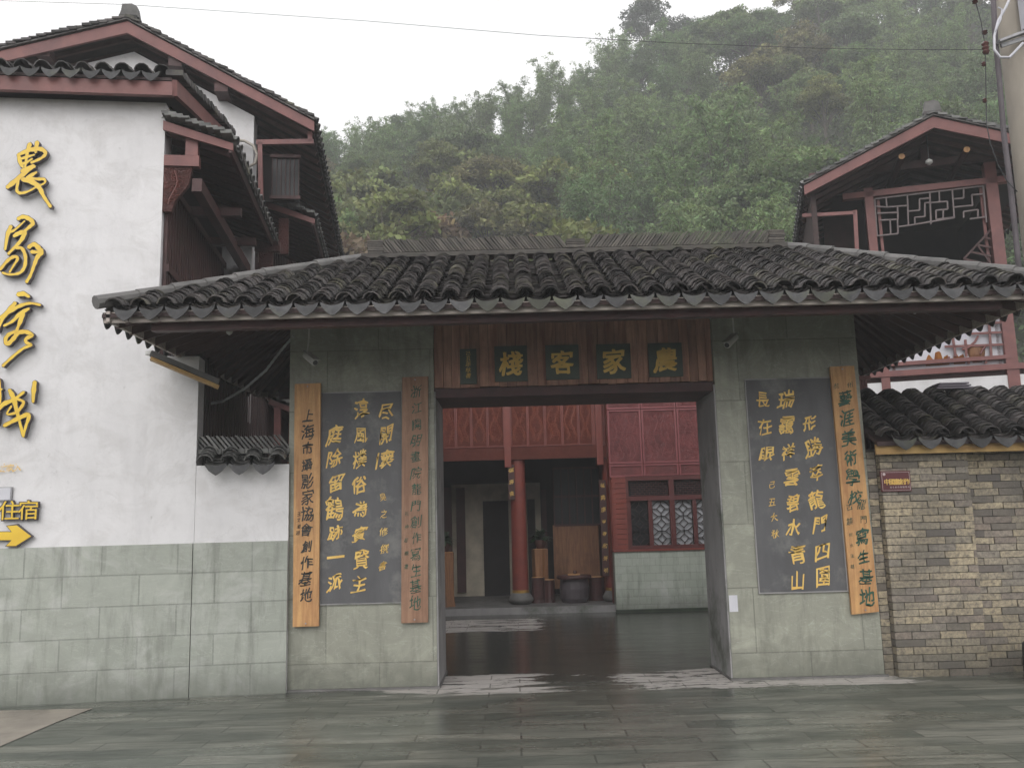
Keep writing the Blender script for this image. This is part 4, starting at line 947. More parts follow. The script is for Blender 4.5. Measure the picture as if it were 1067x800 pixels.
# lattice window leaves
win = empty('window', (0, 0, 0)); win.parent = wing
def seg_panel(x0, x1, z0, z1, Y, segs, m_, w=.012, parent=None, name='lattice'):
    b = MB()
    for (a0, a1, c0, c1) in segs:
        p = Vector((x0 + (x1 - x0) * a0, Y, z0 + (z1 - z0) * a1)); q_ = Vector((x0 + (x1 - x0) * c0, Y, z0 + (z1 - z0) * c1)); b.bar(p, q_, w, .02 if 0 else w, up=(0, 1, 0))
    return hb(b, name, m_, parent)
geo = []
for k in range(3):
    y0_ = k / 3; h_ = 1 / 3
    oc = [(.3, 0), (.7, 0), (1, .3), (1, .7), (.7, 1), (.3, 1), (0, .7), (0, .3)]
    for i in range(8): a_, c2 = oc[i], oc[(i + 1) % 8]; geo.append((a_[0], y0_ + a_[1] * h_, c2[0], y0_ + c2[1] * h_))
    i_ = [(.5, .2), (.75, .5), (.5, .8), (.25, .5)]
    for i in range(4): a_, c2 = i_[i], i_[(i + 1) % 4]; geo.append((a_[0], y0_ + a_[1] * h_, c2[0], y0_ + c2[1] * h_))
    geo += [(.5, y0_, .5, y0_ + .2 * h_), (.5, y0_ + .8 * h_, .5, y0_ + h_), (0, y0_ + .5 * h_, .25, y0_ + .5 * h_), (.75, y0_ + .5 * h_, 1, y0_ + .5 * h_)]
zl0, zl1, zu1 = zs + .06, PY(700, 520, YW).z, zt2 - .06
xs_ = [PY(x, 545, YW).x for x in (656, 678.5, 701.5, 725, 747)]; lw_ = xs_[1] - xs_[0]
xs_ += [xs_[-1] + lw_ * k for k in (1, 2, 3, 4)]
fr_ = MB()
for i, x in enumerate(xs_): fr_.box(x - .035, x + .035, YW + .02, YW + .09, zl0 - .03, zl1)
for z in (zs + .06, zl1 + .03, zu1 + .03): fr_.box(xb1, 7.5, YW + .0, YW + .1, z - .04, z + .04)
for x in (xb1, xs_[2], xs_[4], xs_[6]): fr_.box(x - .045 if x != xb1 else x, x + .045, YW + .004, YW + .096, zs + .10, zu1 - .01)
hb(fr_, 'window_frame', mat('window_red', (.10, .022, .02), (.08, .018, .017), 5, rough=.45), win)
LATT = mat('dark_lattice', (.03, .02, .02), rough=.5, bmp=0)
for i in range(len(xs_) - 1):
    x0, x1 = xs_[i] + .04, xs_[i + 1] - .04
    pn_ = hb(MB().box(x0, x1, YW + .10, YW + .115, zl0, zl1 - .02), 'pane', GLASSD if i == 0 else PANE, win)
    seg_panel(x0, x1, zl0 + .02, zl1 - .03, YW + .07, geo, LATT, .014, win)
    if i % 2 == 0:
        x1b = xs_[min(i + 2, len(xs_) - 1)] - .05
        sg = [(0, k / 6, 1, k / 6) for k in range(7)] + [(k / 8 + (.06 if j % 2 else 0), j / 6, k / 8 + (.06 if j % 2 else 0), (j + 1) / 6) for j in range(6) for k in range(1, 8)]
        seg_panel(xs_[i] + .05, x1b, zl1 + .09, zu1 - .03, YW + .06, sg, RED_D, .012, win)
hall = hall_

def foliage_plant(px, py, Y, label, zt):
    p = PY(px, py, Y); e = empty('potted_plant', (p.x, Y, zt), 0, label, 'plant')
    MB().lathe((0, 0, 0), [(.07, 0), (.11, .10), (.12, .16)], 14).build('pot', CERAMIC, e)
    b = MB()
    for k in range(130):
        az, el2 = random.uniform(0, 6.28), random.uniform(.1, 1.45); L = random.uniform(.14, .36); o = Vector((0, 0, .16)); d = Vector((math.cos(az) * math.cos(el2), math.sin(az) * math.cos(el2), math.sin(el2))); s_ = d.cross(Vector((0, 0, 1))).normalized() * .028
        q1 = o + d * L * .5; q2 = o + d * L + Vector((0, 0, -.35 * L)); b.add([o + s_ * .2, q1 + s_, q2, q1 - s_], [(0, 1, 2, 3)])
    b.build('foliage', mat('dark_pot_leaf', (.03, .06, .025), (.02, .04, .02), rough=.5, bmp=0), e)
# things standing on the porch
def stump(px, Y, r, h, label, m_=OAK, plant=False, flutes=.12, name='tree_stump', cat='stump'):
    p = PY(px, 600, Y); e = empty(name, (p.x, Y, plat), 0, label, cat)
    MB().lathe((0, 0, 0), [(r * 1.12, 0), (r, h * .12), (r * .96, h * .6), (r, h)], 14, flutes).build('trunk', m_, e)
    MB().lathe((0, 0, h + .002), [(r * .9, 0), (r * .88, .006)], 14).build('cut_top', BOARD, e)
    return e, p
stump(464, 16.45, .16, .95, 'tall pale tree stump at the far left of the porch behind the gate pillar')
stump(563.5, 17.0, .15, .95, 'pale tree stump carrying the potted plant beside the red column')
foliage_plant(563.5, 580, 17.0, 'leafy dark potted plant on the pale stump beside the red column', plat + .96)
foliage_plant(464, 580, 16.45, 'leafy dark potted plant on the tall stump behind the gate pillar', plat + .96)
stump(560, 16.7, .12, .45, 'short dark stump stool at the foot of the pale stump', RED_D)
stump(572, 16.75, .11, .40, 'dark stump stool between the pale stump and the drum', RED_D)
stump(621, 16.9, .14, .42, 'dark stump stool beside the drum near the right column', RED_D)
p = PY(598, 600, 16.6); e = empty('drum_table', (p.x, 16.6, plat), 0, 'dark round drum table standing in front of the plank partition', 'table')
MB().lathe((0, 0, 0), [(.22, 0), (.26, .08), (.27, .25), (.25, .42)], 20).build('body', CHARSIDE, e, smooth=False)
MB().lathe((0, 0, .422), [(.31, 0), (.32, .03), (.31, .06)], 22).build('table_top', RED_D, e)
tray = empty('tea_tray', (p.x, 16.6, plat + .484), 0, 'small pale tea tray on the dark drum table', 'tray')
MB().box(-.11, .11, -.07, .07, 0, .02).build('tray', BOARD, tray); MB().lathe((.02, 0, .021), [(.03, 0), (.04, .03), (.02, .06)], 10).build('teapot', CERAMIC, tray)

# ================================================================ BRICK WALL ON THE RIGHT
YB = 9.04
bw = empty('brick_wall', (4.6, YB, 0), 0, 'old grey and tan brick wall under a deep dark tiled roof, right of the gate', 'wall')
def bricks(mb, x0, x1, Yf, z0, z1, dep=.11):
    z = z0; row = 0
    while z < z1 - .03:
        hh = random.uniform(.064, .072); x = x0 - (random.uniform(.08, .16) if row % 2 else 0)
        while x < x1 - .01:
            ww = random.uniform(.22, .30); a_ = max(x, x0); c2 = min(x + ww, x1)
            if c2 - a_ > .03:
                j = random.uniform(-.006, .008); t_ = random.uniform(-.003, .003)
                mb.add([(a_ + .004, Yf + j, z + t_), (c2 - .004, Yf + j, z - t_), (c2 - .004, Yf + j, z + hh - .007 - t_), (a_ + .004, Yf + j, z + hh - .007 + t_),
                        (a_ + .004, Yf + dep, z), (c2 - .004, Yf + dep, z), (c2 - .004, Yf + dep, z + hh - .007), (a_ + .004, Yf + dep, z + hh - .007)],
                       [(0, 1, 2, 3), (0, 4, 5, 1), (3, 2, 6, 7), (0, 3, 7, 4), (1, 5, 6, 2)])
            x += ww
        z += hh; row += 1
B0 = Vector((4.6, YB, 0))
def bb_(b, name, m_, parent=None, **k):
    b.v = [(x - B0.x, y - B0.y, z - B0.z) for x, y, z in b.v]; return b.build(name, m_, parent or bw, **k)
xp0, xp1 = 3.64, PY(1020, 590, YB - .12).x
b = MB(); bricks(b, xp0, xp1, YB - .12, 0, 2.22)
bricks(b, xp1, 9.0, YB, 0, 2.22); bricks(b, 3.545, xp0, YB - .03, 0, 2.2); bb_(b, 'brickwork', BRICKM if 0 else BRICK)
b = MB(); b.box(3.545, xp0 + .035, YB - .018, YB + .25, 0, 2.2); b.box(xp0 + .03, xp1 - .03, YB - .108, YB + .25, 0, 2.21); b.box(xp1 - .002, 9.0, YB + .012, YB + .25, 0, 2.21); bb_(b, 'wall_core', BRICKM)
bb_(MB().box(3.56, 9.0, 8.78, 8.81, 2.13, 2.23), 'fascia', YELW)
tb, dd = MB(), MB(); sb_ = .50
tile_slope(tb, (3.56, 8.72, 2.27), (1, 0, 0), (0, 1, sb_), 5.4, lambda u: (0, 1.28), drips=dd, pitch=.245, expo=.07, r=.093)
tile_slope(tb, (8.96, 11.0, 2.27), (-1, 0, 0), (0, -1, sb_), 5.4, lambda u: (0, 1.28), pitch=.245, expo=.12, r=.093)
rf = bb_(tb, 'roof', TILE); bb_(dd, 'drip_tiles', DRIP, rf)
bb_(MB().slab([(3.56, 8.74, 2.25), (8.96, 8.74, 2.25), (8.96, 9.87, 2.81), (3.56, 9.87, 2.81)], (0, 0, -.04)), 'soffit', SOFFIT, rf)
bb_(MB().slab([(3.56, 9.87, 2.81), (8.96, 9.87, 2.81), (8.96, 11.0, 2.25), (3.56, 11.0, 2.25)], (0, 0, -.04)), 'soffit', SOFFIT, rf)
bb_(MB().box(3.62, 8.9, 10.7, 10.9, 0, 2.3), 'rear_wall', WHITE2)
p = PY(988, 403, 9.85); st_ = MB(); 
for i in range(3): st_.bar((p.x - .2 + .02 * i, 9.8, p.z - .03 + i * .025), (p.x + .2 - .02 * i, 9.8, p.z - .03 + i * .025), .2, .016)
e = empty('loose_slates', (p.x, 9.8, p.z - .05), 0, 'small pile of loose purple grey slates on the brick wall roof', 'slates'); st_.v = [(x - p.x, y - 9.8, z - (p.z - .05)) for x, y, z in st_.v]; st_.build('slates', mat('purple_slate', (.16, .14, .17), (.12, .11, .13), 4), e)
# maroon plate on the brick wall
a_, c2 = PY(917, 491, 8.9), PY(950, 511.5, 8.9); pc_ = (a_ + c2) / 2
e = empty('wall_plate', (pc_.x, 8.9, pc_.z), 0, 'small maroon metal plate with gold characters on the brick wall', 'plate')
hw, hh = abs(c2.x - a_.x) / 2, abs(a_.z - c2.z) / 2
MB().box(-hw, hw, 0.0, .018, -hh, hh).build('plate', MAROON, e)
b = MB()
for (x0, x1, z0, z1) in ((-hw + .01, hw - .01, hh - .014, hh - .011), (-hw + .01, hw - .01, -hh + .011, -hh + .014), (-hw + .01, -hw + .013, -hh + .014, hh - .014), (hw - .013, hw - .01, -hh + .014, hh - .014)): b.box(x0, x1, -.004, -.001, z0, z1)
b.build('border', PINKP, e)
b = MB()
for i, ch in enumerate('中國畫創作'):
    write(b, ch, Vector((-hw * .62 + i * hw * .34, -.004, -.005)), (1, 0, 0), (0, 0, 1), .062, .02, 0)
b.build('inscription', GOLD, e)
b = MB()
for i, ch in enumerate('寫生創作實踐基地'): write(b, ch, Vector((-hw * .38 + i * hw * .17, -.004, -hh * .58)), (1, 0, 0), (0, 0, 1), .022, .01, 0)
b.build('small_inscription', PINKP, e)
b = MB(); b.lathe((-hw + .03, 0, 0), [(.001, 0)], 3); b = MB(); b.tube([(-hw + .035, -.004, hh - .03), (-hw + .035, -.001, hh - .03)], .014, 12); b.build('emblem', PINKP, e)
# dark stone block at the far right
a_ = PG(1056, 716); a_.x += .26; e = empty('stone_block', (a_.x, a_.y, 0), 0, 'dark weathered stone block at the foot of the brick wall by the right edge', 'stone block')
b = MB(); hz = PY(1060, 668, a_.y).z
b.slab([(0, 0, 0), (1.2, 0, 0), (1.2, 0, hz), (.10, 0, hz), (.02, 0, hz * .86)], (0, .30, 0)); b.build('block', mat('dark_mossy_stone', (.045, .045, .04), (.02, .02, .02), 4, rough=.8, bmp=.6, bscale=12, bdist=.03), e, recalc=True)
MB().box(.12, 1.2, .03, .27, hz + .002, hz + .02).build('cap', MORTAR, e)
# small red panel glimpsed between pillar and roof
a_, c2 = PY(888, 392, 10.4), PY(908, 440, 10.4)
e = empty('red_screen', (a_.x, 10.4, c2.z), 0, 'small red wooden screen behind the tilted board, above the brick wall roof', 'screen')
b = MB(); W2, H2 = c2.x - a_.x, a_.z - c2.z
for k in range(5): b.box(W2 * k / 5, W2 * (k + .8) / 5, 0, .03, -1.4, H2)
b.build('slats', RED, e); MB().box(-.03, W2 + .03, -.02, 0, H2 - .05, H2).build('top_rail', RED, e); MB().box(-.03, W2 + .03, .031, .06, -2.2, -.9).build('lower_panel', RED_D, e)

# ================================================================ PAVILION ON THE RIGHT (own frame)
TR = R(-14.8); rex = Vector((math.cos(TR), math.sin(TR), 0)); rey = Vector((-math.sin(TR), math.cos(TR), 0)); R0 = PY(905, 200, 14.0); R0.z = 0
def RP(x, y, v=0.):
    P = PP(x, y, R0 + rey * v, rey) - R0; return Vector((P.dot(rex), v, P.z))
pav = empty('pavilion', R0, TR, 'two storey red timber pavilion with a lattice frieze under a tiled gable, upper right', 'building')
apx = RP(972, 121, -.8); le = RP(843, 190, -.8); zf = RP(960, 388, 0).z; U1 = RP(1046, 300, 0).x
sL = (apx.z - le.z) / (apx.x - le.x); uRr = apx.x + (apx.x - le.x) * 1.0
gable_roof(pav, apx, le.x - .08, sL, uRr, sL * .92, -.8, 3.6, fw_=.16, tiles=TILE_L)
for x, y, l in ((938, 167, 0), (1005, 160, 0)):
    p = RP(x, y, -.4); MB().tube([(p.x, -.55, p.z), (p.x, 1.0, p.z)], .05, 10).build('purlin', RED_D, pav); MB().tube([(p.x, -.56, p.z), (p.x, -.552, p.z)], .048, 10).build('purlin_end', BOARD, pav)  # pale caps paint the light on the purlin ends as colour
p = RP(968, 168, -.4); e = empty('hanging_lamp', R0 + rex * p.x + rey * p.y + Vector((0, 0, p.z)), TR, 'small pale lamp hanging under the pavilion gable', 'lamp')
MB().lathe((0, 0, -.03), [(.02, -.03), (.055, 0), (.05, .04), (.02, .06)], 12).build('shade', PLASTIC, e); MB().tube([(0, 0, .03), (0, 0, .5)], .008, 6).build('cord', BLACK, e)
# posts, beams
def post(u, v, z0, z1, w=.15): return MB().box(u - w / 2, u + w / 2, v, v + w, z0, z1).build('post', RED, pav)
ztb = RP(905, 205, 0).z
post(-.0, 0, zf - .6, ztb + .15, .13); post(.15, .10, zf, ztb, .045); post(U1, 0, zf - .9, ztb + .35, .17); post(U1 - .14, .10, zf, ztb, .045)
MB().box(-.4, U1 + .3, .0, .12, ztb, ztb + .10).build('beam', RED, pav)
MB().box(-.9, U1 + .6, .01, .11, ztb + .4, ztb + .52).build('tie_beam', RED_D, pav)
MB().box(apx.x - .07, apx.x + .07, .012, .10, ztb + .52, apx.z - .15).build('king_post', RED_D, pav)
fs = [(262, 300, 528, 268), (528, 268, 536, 358), (262, 300, 268, 392), (342, 290, 345, 366), (397, 284, 400, 362), (452, 278, 457, 347), (290, 298, 292, 320), (292, 320, 318, 318), (318, 318, 319, 350), (275, 352, 319, 350), (318, 318, 344, 316),
      (318, 350, 319, 385), (268, 390, 319, 385), (300, 350, 301, 387), (345, 330, 372, 328), (372, 328, 372, 300), (372, 300, 397, 298), (360, 345, 385, 343), (385, 343, 385, 310), (385, 310, 440, 306), (440, 306, 441, 325), (412, 328, 441, 325), (412, 328, 413, 350),
      (413, 350, 457, 345), (457, 300, 480, 298), (480, 298, 480, 275), (457, 320, 502, 316), (502, 316, 500, 290), (500, 290, 528, 288), (480, 346, 480, 331), (480, 331, 515, 326), (515, 326, 515, 346), (495, 349, 535, 344), (345, 365, 318, 368), (345, 365, 457, 346), (265, 318, 292, 320), (360, 345, 361, 364), (420, 282, 421, 306), (268, 335, 319, 333), (430, 347, 430, 326)]
b = MB()
for (x0, y0, x1, y1) in fs: b.bar(RP(800 + x0 / 2.353, 80 + y0 / 2.353, .05), RP(800 + x1 / 2.353, 80 + y1 / 2.353, .05), .022, .025, up=(0, 1, 0))
b.build('lattice_frieze', GREYW, pav)
# carved corner brace at the right
c1_, c2_, c3_ = RP(1032, 240, .05), RP(1033, 276, .05), RP(1004, 270, .05)
b = MB()
for k in range(5):
    t_ = k / 4; b.bar(c1_.lerp(c3_, t_) + Vector((0, 0, 0)), Vector((c1_.x, .05, c1_.z)).lerp(Vector((c2_.x, .05, c2_.z)), t_), .03, .025, up=(0, 1, 0))
b.bar(c1_, c3_, .03, .03, up=(0, 1, 0)); b.bar(c3_, c2_, .03, .03, up=(0, 1, 0)); b.bar(c1_.lerp(c3_, .5), c2_, .025, .03, up=(0, 1, 0)); b.build('corner_brace', RED_D, pav)
# railing with white panels and curved lattice
def Q(x, y, v=.04): return RP(890 + x / 4.446, 300 + y / 4.446, v)
z1_, z0_ = Q(740, 318).z, Q(787, 362).z
MB().box(-.3, U1 + .35, -.02, .10, z0_ - .04, z0_ + .05).build('floor_beam', RED, pav)
MB().box(-.0, U1 - .0, -.01, .09, z1_ - .03, z1_ + .03).build('rail', RED, pav)
MB().box(.0, U1 - .08, .10, .12, z0_ + .05, z1_ + 1.0).build('infill_panel', PANEW, pav)
b = MB()
for (x0, y0, x1, y1) in ((515, 240, 520, 318), (625, 165, 635, 318), (690, 130, 700, 318), (420, 272, 700, 262), (540, 212, 695, 205), (600, 165, 690, 160), (430, 345, 440, 318), (530, 350, 535, 322), (610, 350, 612, 318), (455, 215, 470, 318)): b.bar(Q(x0, y0), Q(x1, y1), .035, .03, up=(0, 1, 0))
for pts in ([(500, 285), (530, 275), (560, 250), (575, 222)], [(585, 305), (595, 285), (610, 268), (640, 262)]): b.tube([Q(*p) for p in pts], .018, 6)
b.build('railing_lattice', RED, pav)
p0 = Q(372, 350, .02); p1 = Q(440, 290, .02)
e = empty('orange_cloth', R0 + rex * p0.x + rey * (-.0) + Vector((0, 0, p0.z)), TR, 'orange bundle of cloth behind the red railing of the pavilion', 'cloth')
b = MB(); 
for k in range(9): b.lathe((random.uniform(-.1, .38), random.uniform(.12, .22), -.02), [(.10, 0), (.11, .05), (.08, random.uniform(.1, .2)), (.03, random.uniform(.2, .27))], 9, .3); b.build('cloth', ORANGE, e, smooth=True)
p0 = Q(568, 348, .15); e = empty('wicker_basket', R0 + rex * p0.x + rey * .2 + Vector((0, 0, p0.z)), TR, 'brown wicker basket on the pavilion balcony behind the railing', 'basket')
MB().lathe((0, 0, 0), [(.12, 0), (.16, .12), (.17, .22), (.15, .28)], 14).build('basket', OAK, e)
for o in (col.objects.get('infill_panel'),): pass
# upper room: dark back wall, ceiling, side, a pale bin seen inside
MB().box(-.9, U1 + .5, 2.6, 2.7, 3.0, ztb + .9).build('rear_wall', DARK, pav)
MB().box(-.07, .0, .2, 2.6, zf, ztb).build('side_wall', DARK, pav); MB().box(U1 + .02, U1 + .08, .2, 2.6, zf, ztb).build('side_wall', DARK, pav)
MB().box(-.9, U1 + .5, .12, 2.6, zf - .1, zf - .02).build('floor_slab', RED_D, pav)
MB().box(-1.0, U1 + .6, .13, 2.6, ztb + .11, ztb + .16).build('ceiling', DARK, pav)
MB().box(-1.0, 7, .02, .25, 0, zf - .12).build('lower_wall', WHITE, pav); MB().box(-1.0, 7, .26, 3.2, 0, zf - .14).build('lower_block', WHITE2, pav)
p0 = RP(972, 258, .5); e = empty('white_bin', R0 + rex * p0.x + rey * .9 + Vector((0, 0, zf + .0)), TR, 'pale grey cylinder standing in the dark pavilion room', 'bin')
MB().lathe((0, 0, 0), [(.17, 0), (.17, 1.95), (.13, 1.98)], 16).build('body', CONC, e, smooth=False)
# dark side enclosure left of the posts and the hanging rail frame
MB().box(le.x + .35, -.08, 1.2, 1.26, 4.3, ztb + .5).build('side_screen', RED_D, pav)
fr = MB(); A1, A2, B1 = RP(836, 225, -.5), RP(891, 222, -.5), RP(893, 263, -.5)
fr.bar(A1, A2, .05, .055); fr.bar(A2 + Vector((0, 0, .04)), B1, .06, .05, up=(0, 1, 0)); fr.build('rail_frame', RED, pav)
MB().box(le.x + .02, le.x + .10, -.6, 3.5, 3.9, le.z - .12).build('side_boards', SOFFIT, pav)

# ================================================================ UTILITY POLE AND WIRES
YU = 10.5
p0 = PY(1040, 0, YU); pr_ = .19; px_ = PY(1052, 130, YU).x + pr_
pole = empty('utility_pole', (px_, YU, 0), 0, 'tall tapered concrete utility pole at the right edge', 'utility pole')
MB().tube([(0, 0, 0), (0, 0, 12)], [pr_ * 1.12, pr_ * .78], 20).build('pole', CONC, pole, smooth=True)
o = Vector((px_, YU, 0))
cb = MB(); cpts = [PY(x, y, YU - .22) - o for x, y in ((1034, -20), (1037, 40), (1041, 80), (1046, 140), (1053, 195), (1060, 262), (1066, 320))]; cb.tube(cpts, .032, 10); cb.build('conduit', BLACK if 0 else CHARSIDE, pole, smooth=True)
a_, c2 = PY(1059, -30, YU - .3) - o, PY(1085, 30, YU - .3) - o
MB().box(a_.x, c2.x, a_.y - .12, a_.y + .05, c2.z, a_.z).build('meter_box', PANEW, pole)
b = MB(); b.bar(PY(1040, 44, YU - .3) - o, PY(1075, 31, YU - .3) - o, .08, .03); b.bar(PY(1043, 48, YU - .25) - o, PY(1080, 36, YU - .25) - o, .03, .05); b.build('box_bracket', STEEL, pole)
b = MB(); b.tube([PY(x, y, YU - .35) - o for x, y in ((1056, -10), (1048, 8), (1040, 22), (1036, 38), (1036, 52), (1042, 60), (1052, 60), (1066, 45))], .016, 8); b.tube([PY(x, y, YU - .36) - o for x, y in ((1040, 8), (1044, 10), (1043, 20), (1037, 34))], .01, 6); b.build('loose_cable', PANEW, pole, smooth=True)
wl = empty('insulator_line', PY(1016, 0, YU - .3), 0, 'black wire with small insulators hanging beside the pole', 'wire'); o = PY(1016, 0, YU - .3)
w1 = [PY(x, y, YU - .3) - o for x, y in ((1010, -30), (1016, 0), (1022, 22), (1026, 45), (1027, 68), (1027.5, 105), (1028, 130), (1032, 150), (1040, 172), (1050, 190), (1060, 200))]
MB().tube(w1, .007, 6).build('wire', BLACK, wl)
for (x, y, s) in ((1016, 2, 1.), (1026, 34, 1), (1025, 67, .8), (1026, 105, .8)):
    q = PY(x, y, YU - .3) - o; MB().lathe(q, [(.012, -.03), (.035 * s, -.012), (.02, .0), (.035 * s, .012), (.012, .03)], 10).build('insulator', CERAMIC, wl)
q = PY(1027, 50, YU - .3) - o; MB().lathe(q, [(.03, -.08), (.045, -.05), (.03, -.03), (.045, 0), (.03, .02), (.045, .05), (.02, .08)], 12).build('strain_insulator', CERAMIC, wl)
span = [(-150, -8, 19), (0, 1, 17.5), (130, 5, 16.2), (380, 22, 14.5), (560, 37, 13.2), (700, 45, 12.2), (850, 50.5, 11.3), (960, 52, 10.7), (1027, 52, 10.2)]
tag(MB().tube([PY(x, y, Y) for x, y, Y in span], .0045, 6).build('overhead_wire', BLACK), 'thin black wire stretched across the sky from the pole to the upper left', 'wire')

# ================================================================ TREES ON THE HILL
G1 = [(0, (.075, .115, .045)), (.3, (.10, .15, .05)), (.55, (.13, .175, .06)), (.72, (.085, .12, .06)), (.86, (.16, .17, .05)), (1, (.14, .12, .06))]
G2 = [(0, (.10, .16, .06)), (.4, (.13, .19, .065)), (.7, (.15, .20, .08)), (1, (.11, .155, .07))]
G3 = [(0, (.13, .155, .05)), (.35, (.17, .185, .05)), (.6, (.11, .14, .05)), (.8, (.19, .12, .065)), (1, (.15, .105, .06))]
G4 = [(0, (.035, .05, .032)), (1, (.045, .06, .035))]
LEAF1, LEAF2, LEAF3, LEAF4 = leaf_mat('broadleaf_foliage', G1), leaf_mat('bamboo_foliage', G2), leaf_mat('autumn_foliage', G3), leaf_mat('dark_foliage', G4)
BARK = mat('grey_bark', (.10, .085, .07), (.06, .05, .04), 5, (3, 3, 1), .9, bmp=.5)
rng = np.random.default_rng(11)
def leaves_mesh(name, P, D, S, T, asp=.5):
    """P centres, D unit long axes, S lengths, T tones -> one mesh of leaf quads"""
    n = len(P); r = rng.normal(size=(n, 3)); side = np.cross(D, r); side /= np.linalg.norm(side, axis=1)[:, None] + 1e-9
    a = D * S[:, None] * .5; b = side * (S * asp * .5)[:, None]
    V = np.stack([P - a, P + b, P + a, P - b], 1).reshape(-1, 3)
    me = bpy.data.meshes.new(name); me.vertices.add(4 * n); me.vertices.foreach_set('co', V.ravel())
    me.loops.add(4 * n); me.loops.foreach_set('vertex_index', np.arange(4 * n)); me.polygons.add(n)
    me.polygons.foreach_set('loop_start', np.arange(0, 4 * n, 4)); me.update(calc_edges=True)
    at = me.attributes.new('tone', 'FLOAT', 'FACE'); at.data.foreach_set('value', T.astype(np.float32)); return me
def unit(v): return v / (np.linalg.norm(v, axis=-1, keepdims=True) + 1e-9)
def broad(h, rx, nc, per, leaf, base=.35):
    P, D, S, T = [], [], [], []; C = []
    for i in range(nc):
        d = unit(rng.normal(size=3)); d[2] = abs(d[2]) * 1.1 - .35; k = rng.uniform(.55, 1.0)
        c = np.array([d[0] * rx * k, d[1] * rx * k, h * base + h * (1 - base) * (.45 + .5 * d[2] * k)]); c[:2] *= rng.uniform(.8, 1.15); C.append(c)
        rr = rx * rng.uniform(.24, .42); m_ = int(per * rng.uniform(.6, 1.3))
        q = unit(rng.normal(size=(m_, 3))); q[:, 2] = np.abs(q[:, 2]) * .9 - .25 * (rng.random(m_))
        rad = rr * rng.uniform(.55, 1.08, m_)[:, None]; P.append(c + q * rad * np.array([1, 1, .75]))
        D.append(unit(q + rng.normal(size=(m_, 3)) * .8 + np.array([0, 0, -.35]))); S.append(leaf * rng.uniform(.6, 1.35, m_)); T.append(np.full(m_, rng.random()) * .7 + rng.random(m_) * .3)
    return [np.concatenate(a) for a in (P, D, S, T)], C
def trunk_mesh(h, C, r, base=.35):
    b = MB(); top = Vector((rng.uniform(-.2, .2), rng.uniform(-.2, .2), h * .8))
    b.tube([(0, 0, -.6), (.05, .03, h * .25), (top.x * .5, top.y * .5, h * .5), top], [r, r * .8, r * .5, r * .15], 7)
    for c in C[::max(1, len(C) // 9)]:
        c = Vector(c); s0 = Vector((0, 0, min(c.z * .6, h * .5))); b.tube([s0, s0.lerp(c, .5) + Vector((0, 0, .2)), c], [r * .35, r * .22, .02], 5)
    return b
def bamboo(h, n, spread):
    P, D, S, T = [], [], [], []; b = MB()
    for i in range(n):
        az = rng.uniform(0, 6.28); out = np.array([math.cos(az), math.sin(az), 0]); r0 = rng.uniform(0, spread * .3); hh = h * rng.uniform(.7, 1.05); bend = spread * rng.uniform(.35, 1.)
        pts = []
        for k in np.linspace(0, 1, 9): pts.append(out * (r0 + bend * k ** 2.6) + np.array([0, 0, hh * (k - .16 * k ** 5)]))
        b.tube([Vector(p) for p in pts], [.035 * (1 - .85 * k / 8) for k in range(9)], 5); tone = rng.random()
        for j in range(26):
            k = rng.uniform(.28, 1.0); kk = k * 8; i0 = min(7, int(kk)); c = pts[i0] + (pts[i0 + 1] - pts[i0]) * (kk - i0)
            L = (1.15 - .75 * k) * spread * .55 * rng.uniform(.5, 1.1) + .15; a2 = rng.uniform(0, 6.28); o2 = np.array([math.cos(a2), math.sin(a2), rng.uniform(-.05, .35)])
            m_ = 17; tt = rng.uniform(.1, 1, m_)[:, None]
            q = c + o2 * L * tt + np.array([0, 0, -.38]) * L * tt ** 2 + rng.normal(size=(m_, 3)) * .08
            P.append(q); D.append(unit(o2 * .8 + np.array([0, 0, -.7]) + rng.normal(size=(m_, 3)) * .45)); S.append(rng.uniform(.13, .27, m_)); T.append(np.full(m_, tone * .5) + rng.random(m_) * .3 + .2 * k)
    return [np.concatenate(a) for a in (P, D, S, T)], b
def mesh_of(b, name, m_):
    me = bpy.data.meshes.new(name); me.from_pydata(b.v, [], b.f); me.materials.append(m_); return me
kinds = {'broad': [], 'bamboo': [], 'bush': [], 'dark': []}
for h, rx, nc, per in ((5.5, 2.3, 46, 200), (6.2, 2.1, 48, 190), (4.8, 2.5, 44, 200), (7.0, 2.0, 50, 180)):
    (A1, B1, C1, D1), C = broad(h, rx, nc, per, .19); me = leaves_mesh('crown', A1, B1, C1, D1, .55); me.materials.append(LEAF1)
    kinds['broad'].append((me, mesh_of(trunk_mesh(h, C, .16), 'trunk', BARK)))
for h, n, sp_ in ((7.6, 17, 1.8), (8.4, 15, 1.6), (6.4, 17, 1.9)):
    (A1, B1, C1, D1), b = bamboo(h, n, sp_); me = leaves_mesh('crown', A1, B1, C1, D1, .34); me.materials.append(LEAF2)
    kinds['bamboo'].append((me, mesh_of(b, 'stems', BARK)))
for h, rx, nc, per in ((2.8, 1.7, 24, 150), (3.6, 1.6, 26, 140), (2.2, 1.9, 24, 150)):
    (A1, B1, C1, D1), C = broad(h, rx, nc, per, .19, .15); me = leaves_mesh('crown', A1, B1, C1, D1, .6); me.materials.append(LEAF3)
    kinds['bush'].append((me, mesh_of(trunk_mesh(h, C, .06), 'trunk', BARK)))
for h, rx, nc, per in ((9, 3.4, 34, 210), (11, 2.8, 40, 190)):
    (A1, B1, C1, D1), C = broad(h, rx, nc, per, .26, .42); me = leaves_mesh('crown', A1, B1, C1, D1, .55); me.materials.append(LEAF4)
    kinds['dark'].append((me, mesh_of(trunk_mesh(h, C, .24), 'trunk', BARK)))
